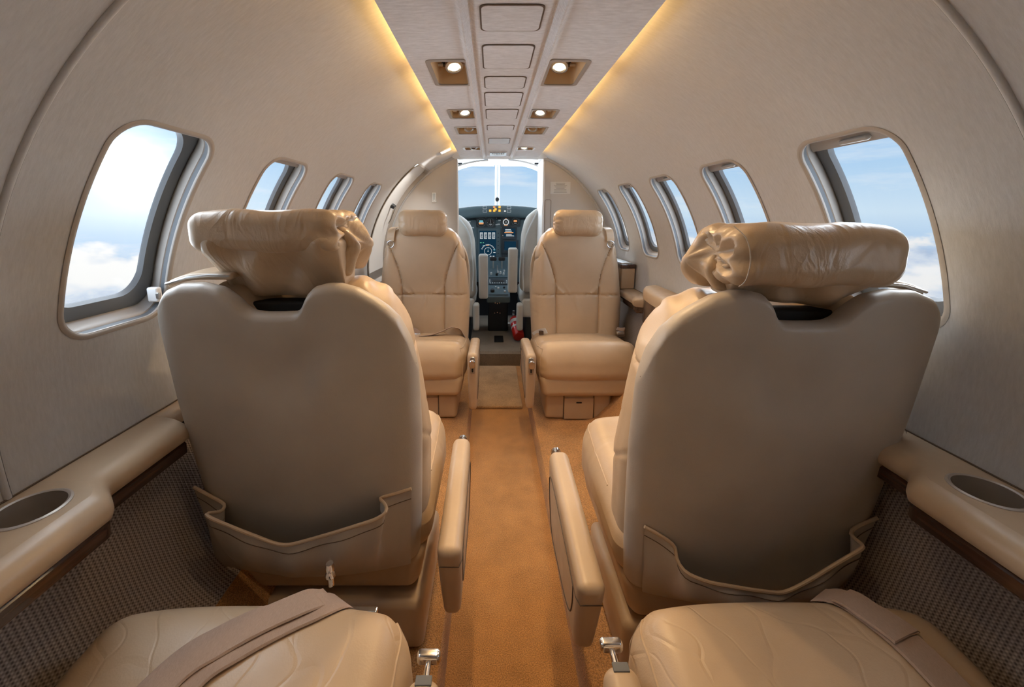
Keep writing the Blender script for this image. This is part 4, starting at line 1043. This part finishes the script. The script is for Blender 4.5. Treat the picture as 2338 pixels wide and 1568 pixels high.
def pocket(par, mx, s, top, zref, off_b=.016):
    """slouching map pocket: cloth hung between a folded top hem and the bottom of the shell"""
    def P3(x, z, off): return (x, (zref-z)*TAN-.002-off, z)
    T = [np.array(P3(*p)) for p in top]
    # resample hem keeping corners
    seg = []; 
    for i in range(len(T)-1):
        n = max(2, int(np.linalg.norm(T[i+1]-T[i])/.010))
        for k in range(n): seg.append(T[i]+(T[i+1]-T[i])*k/n)
    seg.append(T[-1]); H = np.array(seg); n = len(H)
    for _ in range(2): H[1:-1] = .25*H[:-2]+.5*H[1:-1]+.25*H[2:]
    xa, xb = top[0][0], top[-1][0]
    ln = np.concatenate([[0], np.cumsum(np.abs(np.diff(H[:, 0]))+.3*np.linalg.norm(np.diff(H, axis=0), axis=1))]); ln /= ln[-1]
    nv = 16; V = []
    for k in range(nv+1):
        q = k/nv
        for i in range(n):
            xbm = (xa+.012)+(xb-xa-.024)*ln[i]
            zb_ = .216+.018*(2*ln[i]-1)**2; B = np.array(P3(xbm, zb_, .004+off_b*math.sin(PI*ln[i])))
            p = H[i]+(B-H[i])*q
            p[1] -= .026*math.sin(PI*q)*math.sin(PI*ln[i])**.6
            p[1] += .005*math.sin(ln[i]*34+q*3)*math.sin(PI*min(1, q*1.2))*(1-.3*q)
            V.append(p)
    F = [(k*n+i, k*n+i+1, (k+1)*n+i+1, (k+1)*n+i) for k in range(nv) for i in range(n-1)]
    m0 = len(V); V2 = [p+np.array((0, .0022, 0)) for p in V]; F2 = [tuple(reversed([q+m0 for q in f])) for f in F]
    o = mesh('map_pocket', mx(np.array(V+V2)), fixwind(F+F2, s < 0), 'leather_back', par, True, 70)
    v, f = tube_data(mx(H), .0034, 8); mesh('hem', v, f, 'leather', o)
    st = np.array([V[2*n+i]-np.array((0, .0004, 0)) for i in range(n)]); v, f = tube_data(mx(st), .0008, 5); mesh('stitch_line', v, f, 'seam', o)
    return o

# ---- middle row, facing forward: the two large seat backs ----
tl, mxl, pl_ = seat('forward-facing beige seat seen from behind, left of the aisle, with slouching map pocket', (-.425, .694), 0, 1, 'mid', (.2725, .3205), (-.030, .330), .195, .25, .48, zref=.736, top=.871)
tr, mxr, pr_ = seat('forward-facing beige seat seen from behind, right of the aisle, with slouching map pocket', (.459, .626), 0, -1, 'mid', (.304, .354), (-.040, .335), .180, .24, .50, zref=.76, wide=1.035, top=.857)
pocket(tl, mxl, 1, [(-.226, .434, 0), (-.175, .407, .008), (-.164, .398, .006), (-.158, .392, .022), (-.172, .418, .056), (-.150, .408, .060), (-.095, .380, .062), (-.035, .348, .062), (-.013, .347, .062), (.073, .375, .060), (.160, .405, .056), (.181, .417, .050), (.166, .416, .022), (.146, .411, .006), (.181, .420, .004), (.216, .430, 0)], .736)
pocket(tr, mxr, -1, [(-.222, .417, 0), (-.178, .400, .006), (-.166, .388, .010), (-.160, .398, .045), (-.150, .402, .055), (-.114, .376, .058), (-.065, .330, .060), (-.024, .302, .062), (.034, .312, .062), (.110, .322, .056), (.150, .328, .040), (.160, .345, .020), (.152, .358, .012), (.181, .380, .008), (.214, .396, 0)], .76)
shoulder_cover(tl, mxl, 1, .874, .736); shoulder_cover(tr, mxr, -1, .872, .76)
# left head roll: flat-topped roll whose cover tapers down into the notch
hl = headroll(tl, mxl, 1, -.150, .116, -.012, .140, .915, .988, 'leather_soft', 1.0, both=False, rf=.36)
hl['label'] = 'large creased leather head roll'
def drape(par, mx, s, top, bot, y0, y1, zt, zb_, th0, th1, ph=0.0, skew=0.0):
    def d(P):
        Q = P.copy(); v = np.clip(P[:, 2]+.5, 0, 1); u = P[:, 0]+.5
        xl = bot[0]+(top[0]-bot[0])*v; xr = bot[1]+(top[1]-bot[1])*v
        Q[:, 0] = xl+(xr-xl)*u; Q[:, 2] = zb_+(zt-zb_)*v+skew*(u-.5)*(1-v)
        th = th1+(th0-th1)*v
        fold = .013*np.sin(u*8+ph+v*3.5)*np.sin(PI*np.clip(v, 0, 1))+.006*np.sin(u*17-v*5+ph)
        Q[:, 1] = y1+(y0-y1)*v+P[:, 1]*th+fold*(P[:, 1] < 0)
        return Q
    v, f = rbox_data((1, 1, 1), .12, (34, 5, 24), (0, 0, 0), d, 4)
    return mesh('headrest_cover', mx(v), fixwind(f, s < 0), 'leather_soft', par, True, 70)
drape(hl, mxl, 1, (-.149, .113), (-.112, .102), .058, .074, .945, .826, .134, .040, .5)
# gathered leather hanging at the aisle end of the left roll
def gath(par, mx, s, x, y0, y1, z0, z1, amp=1.0, ph=0.0):
    def d(P):
        Q = P.copy(); a = np.arctan2(P[:, 2]/(z1-z0), P[:, 1]/(y1-y0))
        rr = 1+amp*(.10*np.sin(5*a+ph)+.07*np.sin(9*a+2+ph)); Q[:, 1] *= rr; Q[:, 2] *= rr
        Q[:, 0] += amp*(.010*np.sin(P[:, 1]*95+ph+P[:, 2]*25)+.008*np.sin(P[:, 2]*80+1+ph)); return Q
    v, f = rbox_data((.052, y1-y0, z1-z0), .024, (4, 22, 22), (0, 0, 0), d, 4)
    return mesh('gathered_end', mx(np.array(v)+np.array((x, (y0+y1)/2, (z0+z1)/2))), fixwind(f, s < 0), 'leather_soft', par, True, 70)
gath(hl, mxl, 1, .098, .040, .150, .872, .972, 1.0, .4)
hr_ = headroll(tr, mxr, -1, -.132, .142, -.040, .105, .868, .966, 'leather_soft', .9, both=False, rf=.36)
hr_['label'] = 'large creased leather head roll'
drape(hr_, mxr, -1, (-.118, .135), (-.098, .100), .042, .072, .905, .829, .128, .040, 2.4, .02)
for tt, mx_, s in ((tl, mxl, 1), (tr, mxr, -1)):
    v, f = rbox_data((.17, .045, .050), .006, (3, 1, 1), (-.010, .066, .792)); mesh('notch_shade_block', mx_(np.array(v)), f, 'dark', tt)  # dark block in the notch, its colour standing for the gap's shade
gath(hr_, mxr, -1, .120, .030, .125, .855, .952, 1.0, 1.2)
v, f = tube_data(mxr(smooth_path([(.139, -.020, .963), (.128, -.036, .945), (.124, -.044, .915), (.126, -.042, .885), (.128, -.030, .872)], 24)), .0009, 6); mesh('end_seam', v, f, 'leather_back', hr_)

# ---- front row, facing aft ----
f1, mf1, pf1 = seat('aft-facing beige seat at the front, left, its lap belt lying across the cushion', (-.4045, 2.245), PI, -1, 'front', (.249, .297), (.22, .555), .20, .288, .50, zref=.74, top=.925)
f2, mf2, pf2 = seat('aft-facing beige seat at the front, right, beside the table console', (.4030, 2.240), PI, 1, 'front', (.250, .298), (.22, .560), .20, .276, .50, zref=.74, top=.925)
for tt, mx_, s in ((f1, mf1, -1), (f2, mf2, 1)):
    h = headroll(tt, mx_, s, -.128, .128, .085, .195, .868, 1.004, 'leather_soft', .75, (26, 14, 12), .02*s)
    h['label'] = 'pale plump head pillow'
    # shoulder harness at the outboard shoulder
    st = belt(tt, mx_([(-.150, .060, .912), (-.158, .110, .912), (-.163, .150, .900), (-.165, .172, .868), (-.165, .178, .846)]), (1, 0, 0), .020, .003, 'leather', 'shoulder_strap')
    a = [(-.165+.017*math.sin(x), .1785, .832+(-.014*math.cos(x) if math.cos(x) < 0 else -.020*math.cos(x))) for x in np.linspace(0, 2*PI, 20, endpoint=False)]
    v, f = tube_data(mx_(np.array(a)), .0028, 8, True); mesh('harness_ring', v, f, 'steel', st)
# left: two belt halves and buckle; right: buckle tongue and end fitting
b = belt(f1, mf1([(-.225, .235, .330), (-.16, .255, .372), (-.10, .262, .392), (-.045, .262, .386), (-.02, .266, .370)]), (0, -.25, 1), .020, .003, 'tread', 'lap_belt')
v, f = rbox_data((.034, .016, .038), .005, (2, 1, 2), (0, 0, 0)); mesh('buckle', mf1(np.array(v)+np.array((-.022, .274, .362))), f, 'chrome', b)
v, f = rbox_data((.030, .010, .008), .003, (2, 1, 1), (0, 0, 0)); mesh('latch', mf1(np.array(v)+np.array((-.062, .262, .412))), f, 'chrome', b)
belt(f1, mf1([(-.01, .300, .372), (.05, .290, .376), (.10, .280, .390), (.15, .265, .408), (.19, .245, .395), (.215, .215, .350)]), (0, 1, .35), .021, .003, 'tread', 'lap_belt')
b = belt(f2, mf2([(-.235, .215, .345), (-.232, .225, .385), (-.222, .245, .400), (-.21, .265, .390)]), (1, .1, 0), .020, .004, 'tread', 'lap_belt')
v, f = rbox_data((.038, .030, .018), .005, (2, 2, 1), (0, 0, 0)); mesh('belt_fitting', mf2(np.array(v)+np.array((-.212, .262, .382))), f, 'steel', b)
b = belt(f2, mf2([(.225, .200, .350), (.205, .225, .372), (.185, .245, .385), (.168, .262, .392)]), (0, .5, 1), .016, .004, 'paper', 'belt_tongue')
v, f = rbox_data((.024, .010, .022), .003, (2, 1, 2), (0, 0, 0)); mesh('buckle', mf2(np.array(v)+np.array((.192, .247, .376))), f, 'wood', b)

# ---- rear row, beside the camera: only cushions and armrests reach into view ----
r1, m1, q1 = seat('nearest left seat, creased cushion at the bottom edge with a folded belt across it', (-.402, -.120), 0, 1, 'rear', (.2425, .2905), (.08, .562), .17, .23, .662, zref=.74)
r2, m2, q2 = seat('nearest right seat, creased cushion at the bottom edge with a belt along its outer side', (.400, -.120), 0, -1, 'rear', (.244, .294), (.08, .578), .17, .23, .668, zref=.74)
for tt, mx_, s in ((r1, m1, 1), (r2, m2, -1)): headroll(tt, mx_, s, -.13, .13, .08, .19, .868, .985, 'leather_soft', .75, (16, 10, 8))
# left belt: two webbing layers, with the floor bolt in front of the cushion
bl_ = belt(r1, [(.118, .668, .33), (.105, .640, .378), (.060, .612, .386), (.01, .580, .386), (-.03, .545, .382), (-.06, .48, .376), (-.07, .40, .37)], (.80, -.60, 0), .0255, .0024, lay='seat_cushion')
belt(r1, [(.100, .660, .36), (.080, .640, .378), (.030, .610, .3895), (-.015, .580, .390), (-.055, .545, .386), (-.09, .47, .380), (-.1, .40, .37)], (.80, -.60, 0), .0235, .0024, lay='seat_cushion', lift=.0065)
v, f = lathe_data([(.0005, .042), (.006, .042), (.0075, .036), (.0075, .030), (.0055, .028), (.0085, .022), (.0085, .018), (.005, .014), (.005, 0), (.0005, 0)], 16, Matrix.Translation((.085, .700, .362))); mesh('belt_bolt', v, f, 'chrome', bl_)
v, f = rbox_data((.05, .012, .010), .003, (2, 1, 1), (.142, .682, .330)); mesh('belt_latch', v, f, 'chrome', bl_)
br2 = belt(r2, [(.082, .670, .352), (.095, .655, .372), (.112, .620, .380), (.128, .585, .382), (.138, .545, .378), (.148, .48, .374), (.15, .40, .37)], (.95, .3, 0), .0265, .0024, lay='seat_cushion')
belt(r2, [(.098, .650, .379), (.113, .618, .3875), (.128, .592, .3895), (.131, .584, .3865)], (.95, .3, 0), .0275, .0024, 'tread', 'belt_fold', 'seat_cushion', .0075)
v, f = rbox_data((.020, .010, .006), .002, (1, 1, 1), (.103, .587, .3845)); mesh('adjuster', v, f, 'dark', br2)

# ================================================================== CAMERA, SKY, LIGHT
cam = bpy.data.cameras.new('camera'); co = bpy.data.objects.new('camera', cam); COL.objects.link(co)
co.location = (-.045, 0, 0); co.rotation_euler = (R(90-9.5), 0, 0)
cam.sensor_fit = 'HORIZONTAL'; cam.sensor_width = 36; cam.lens = 909/2338*36
cam.shift_x = 46/2338; cam.shift_y = -141.9/2338; cam.clip_start = .02; cam.clip_end = 200
SC.camera = co

w = bpy.data.worlds.new('sky'); SC.world = w; w.use_nodes = True; nt = w.node_tree
for n in list(nt.nodes): nt.nodes.remove(n)
tc = N(nt, 'ShaderNodeTexCoord'); out = N(nt, 'ShaderNodeOutputWorld'); bg = N(nt, 'ShaderNodeBackground', Strength=1.22)
nv = N(nt, 'ShaderNodeVectorMath', operation='NORMALIZE'); L(nt, tc.outputs['Generated'], nv.inputs[0])
sp = N(nt, 'ShaderNodeSeparateXYZ'); L(nt, nv.outputs[0], sp.inputs[0])
el = N(nt, 'ShaderNodeMapRange'); el.inputs['From Min'].default_value = -.6; el.inputs['From Max'].default_value = .6; L(nt, sp.outputs[2], el.inputs['Value'])
sky = ramp(nt, el.outputs[0], [(0, (.20, .36, .62)), (.36, (.30, .47, .72)), (.47, (.52, .70, .90)), (.505, (.66, .82, .95)), (.60, (.42, .66, .92)), (.78, (.22, .47, .85)), (1, (.12, .32, .72))])
mp = N(nt, 'ShaderNodeMapping'); mp.inputs['Scale'].default_value = (2.5, 2.5, 4.6); mp.inputs['Location'].default_value = (.2, 1.9, .7); L(nt, nv.outputs[0], mp.inputs['Vector'])
cn = N(nt, 'ShaderNodeTexNoise', Scale=1.7, Detail=9.0, Roughness=.56); L(nt, mp.outputs[0], cn.inputs['Vector'])
lowf = N(nt, 'ShaderNodeMapRange'); lowf.inputs['From Min'].default_value = .02; lowf.inputs['From Max'].default_value = -.06; lowf.inputs['To Min'].default_value = -.24; lowf.inputs['To Max'].default_value = .085; L(nt, sp.outputs[2], lowf.inputs['Value'])
ad = N(nt, 'ShaderNodeMath', operation='ADD'); L(nt, cn.outputs['Fac'], ad.inputs[0]); L(nt, lowf.outputs[0], ad.inputs[1])
cm = N(nt, 'ShaderNodeMapRange'); cm.interpolation_type = 'SMOOTHSTEP'; cm.inputs['From Min'].default_value = .48; cm.inputs['From Max'].default_value = .545; L(nt, ad.outputs[0], cm.inputs['Value'])
mp2 = N(nt, 'ShaderNodeMapping'); mp2.inputs['Scale'].default_value = (2.5, 2.5, 4.6); mp2.inputs['Location'].default_value = (.2, 1.9, .86); L(nt, nv.outputs[0], mp2.inputs['Vector'])
cn2 = N(nt, 'ShaderNodeTexNoise', Scale=1.7, Detail=7.0, Roughness=.56); L(nt, mp2.outputs[0], cn2.inputs['Vector'])
df = N(nt, 'ShaderNodeMath', operation='SUBTRACT'); L(nt, cn.outputs['Fac'], df.inputs[0]); L(nt, cn2.outputs['Fac'], df.inputs[1])
sh_ = N(nt, 'ShaderNodeMapRange'); sh_.inputs['From Min'].default_value = -.14; sh_.inputs['From Max'].default_value = .10; L(nt, df.outputs[0], sh_.inputs['Value'])
ccol = ramp(nt, sh_.outputs[0], [(.05, (.36, .48, .68)), (.45, (.66, .74, .85)), (.85, (.95, .94, .92))])
mx1 = N(nt, 'ShaderNodeMix', data_type='RGBA'); L(nt, cm.outputs[0], mx1.inputs['Factor']); L(nt, sky, mx1.inputs['A']); L(nt, ccol, mx1.inputs['B'])
# thin high cloud
mp3 = N(nt, 'ShaderNodeMapping'); mp3.inputs['Scale'].default_value = (2.0, 2.0, 11.0); L(nt, nv.outputs[0], mp3.inputs['Vector'])
cn3 = N(nt, 'ShaderNodeTexNoise', Scale=1.6, Detail=6.0, Roughness=.6); L(nt, mp3.outputs[0], cn3.inputs['Vector'])
ci = N(nt, 'ShaderNodeMapRange'); ci.inputs['From Min'].default_value = .54; ci.inputs['From Max'].default_value = .78; ci.inputs['To Max'].default_value = .7; L(nt, cn3.outputs['Fac'], ci.inputs['Value'])
mx2 = N(nt, 'ShaderNodeMix', data_type='RGBA'); L(nt, ci.outputs[0], mx2.inputs['Factor']); L(nt, mx1.outputs['Result'], mx2.inputs['A']); mx2.inputs['B'].default_value = (.95, .97, 1, 1)
# sun glow
SUN = Vector((-.905, 1.03, .115)).normalized()
dt = N(nt, 'ShaderNodeVectorMath', operation='DOT_PRODUCT'); L(nt, nv.outputs[0], dt.inputs[0]); dt.inputs[1].default_value = SUN
mxx = N(nt, 'ShaderNodeMath', operation='MAXIMUM'); L(nt, dt.outputs['Value'], mxx.inputs[0]); mxx.inputs[1].default_value = 0
def glow(p, k, prev=None):
    a = N(nt, 'ShaderNodeMath', operation='POWER'); L(nt, mxx.outputs[0], a.inputs[0]); a.inputs[1].default_value = p
    b = N(nt, 'ShaderNodeMath', operation='MULTIPLY'); L(nt, a.outputs[0], b.inputs[0]); b.inputs[1].default_value = k
    if prev is None: return b.outputs[0]
    c = N(nt, 'ShaderNodeMath', operation='ADD'); L(nt, prev, c.inputs[0]); L(nt, b.outputs[0], c.inputs[1]); return c.outputs[0]
g = glow(3000, 8.0, glow(420, .7, glow(40, .20, glow(8, .05))))
gc = N(nt, 'ShaderNodeMix', data_type='RGBA', blend_type='ADD'); gc.inputs['Factor'].default_value = 1
gm = N(nt, 'ShaderNodeVectorMath', operation='SCALE'); gm.inputs[0].default_value = (1, .96, .86); L(nt, g, gm.inputs['Scale'])
L(nt, mx2.outputs['Result'], gc.inputs['A']); L(nt, gm.outputs[0], gc.inputs['B'])
L(nt, gc.outputs['Result'], bg.inputs['Color']); L(nt, bg.outputs[0], out.inputs[0])

def lamp(kind, name, loc, energy, col, rot=None, **kw):
    l = bpy.data.lights.new(name, kind); l.energy = energy; l.color = col
    for k, v in kw.items(): setattr(l, k, v)
    o = bpy.data.objects.new(name, l); COL.objects.link(o); o.location = loc
    if rot is not None: o.rotation_euler = rot
    return o
for nm_, d_, e_, c_ in (('sky_left', (1, .1, -.05), 14.5, (.83, .915, 1)), ('sky_right', (-1, .1, -.05), 13.5, (.82, .91, 1)), ('sky_front', (0, -1, -.1), 30, (.88, .95, 1))):
    q = lamp('SUN', nm_, (0, 0, 3), e_, c_, angle=R(160)); q.rotation_euler = Vector(d_).to_track_quat('-Z', 'Y').to_euler()
q = lamp('SPOT', 'door_fill_spot', (-.292, 2.285, .325), 14, (1, .97, .92), spot_size=R(95), spot_blend=.9, shadow_soft_size=.02); q.rotation_euler = Vector((-.34, .09, -.55)).to_track_quat('-Z', 'Y').to_euler()  # added spot to brighten the door skin
sl = lamp('SUN', 'sun', (-8, 9, 2), 1.2, (1, .93, .82), angle=R(1)); sl.rotation_euler = (-SUN).to_track_quat('-Z', 'Y').to_euler()
# bulbs of the lit reading lights
for gi, (ly, lh) in enumerate(zip(LY, LH)):
    for s in (-1, 1):
        if gi == 3 or (gi == 4 and s < 0): continue
        xc = -.145 if s < 0 else .129
        lamp('SPOT', 'reading_bulb', (xc-.006*s, ly+lh/2+(.026, .026, .030, .030, .016)[gi]-.006, zc_(xc)+(.012, .012, .004, .004, .001)[gi]), 12 if gi else 4.2, (1, .66, .33), (R(-10), 0, 0), spot_size=R(120 if gi else 92), spot_blend=.8, shadow_soft_size=.014)

SC.view_settings.view_transform = 'Standard'; SC.view_settings.look = 'None'; SC.view_settings.gamma = 1; SC.view_settings.exposure = -.34
SC.cycles.max_bounces = 10; SC.cycles.diffuse_bounces = 6; SC.cycles.transparent_max_bounces = 8
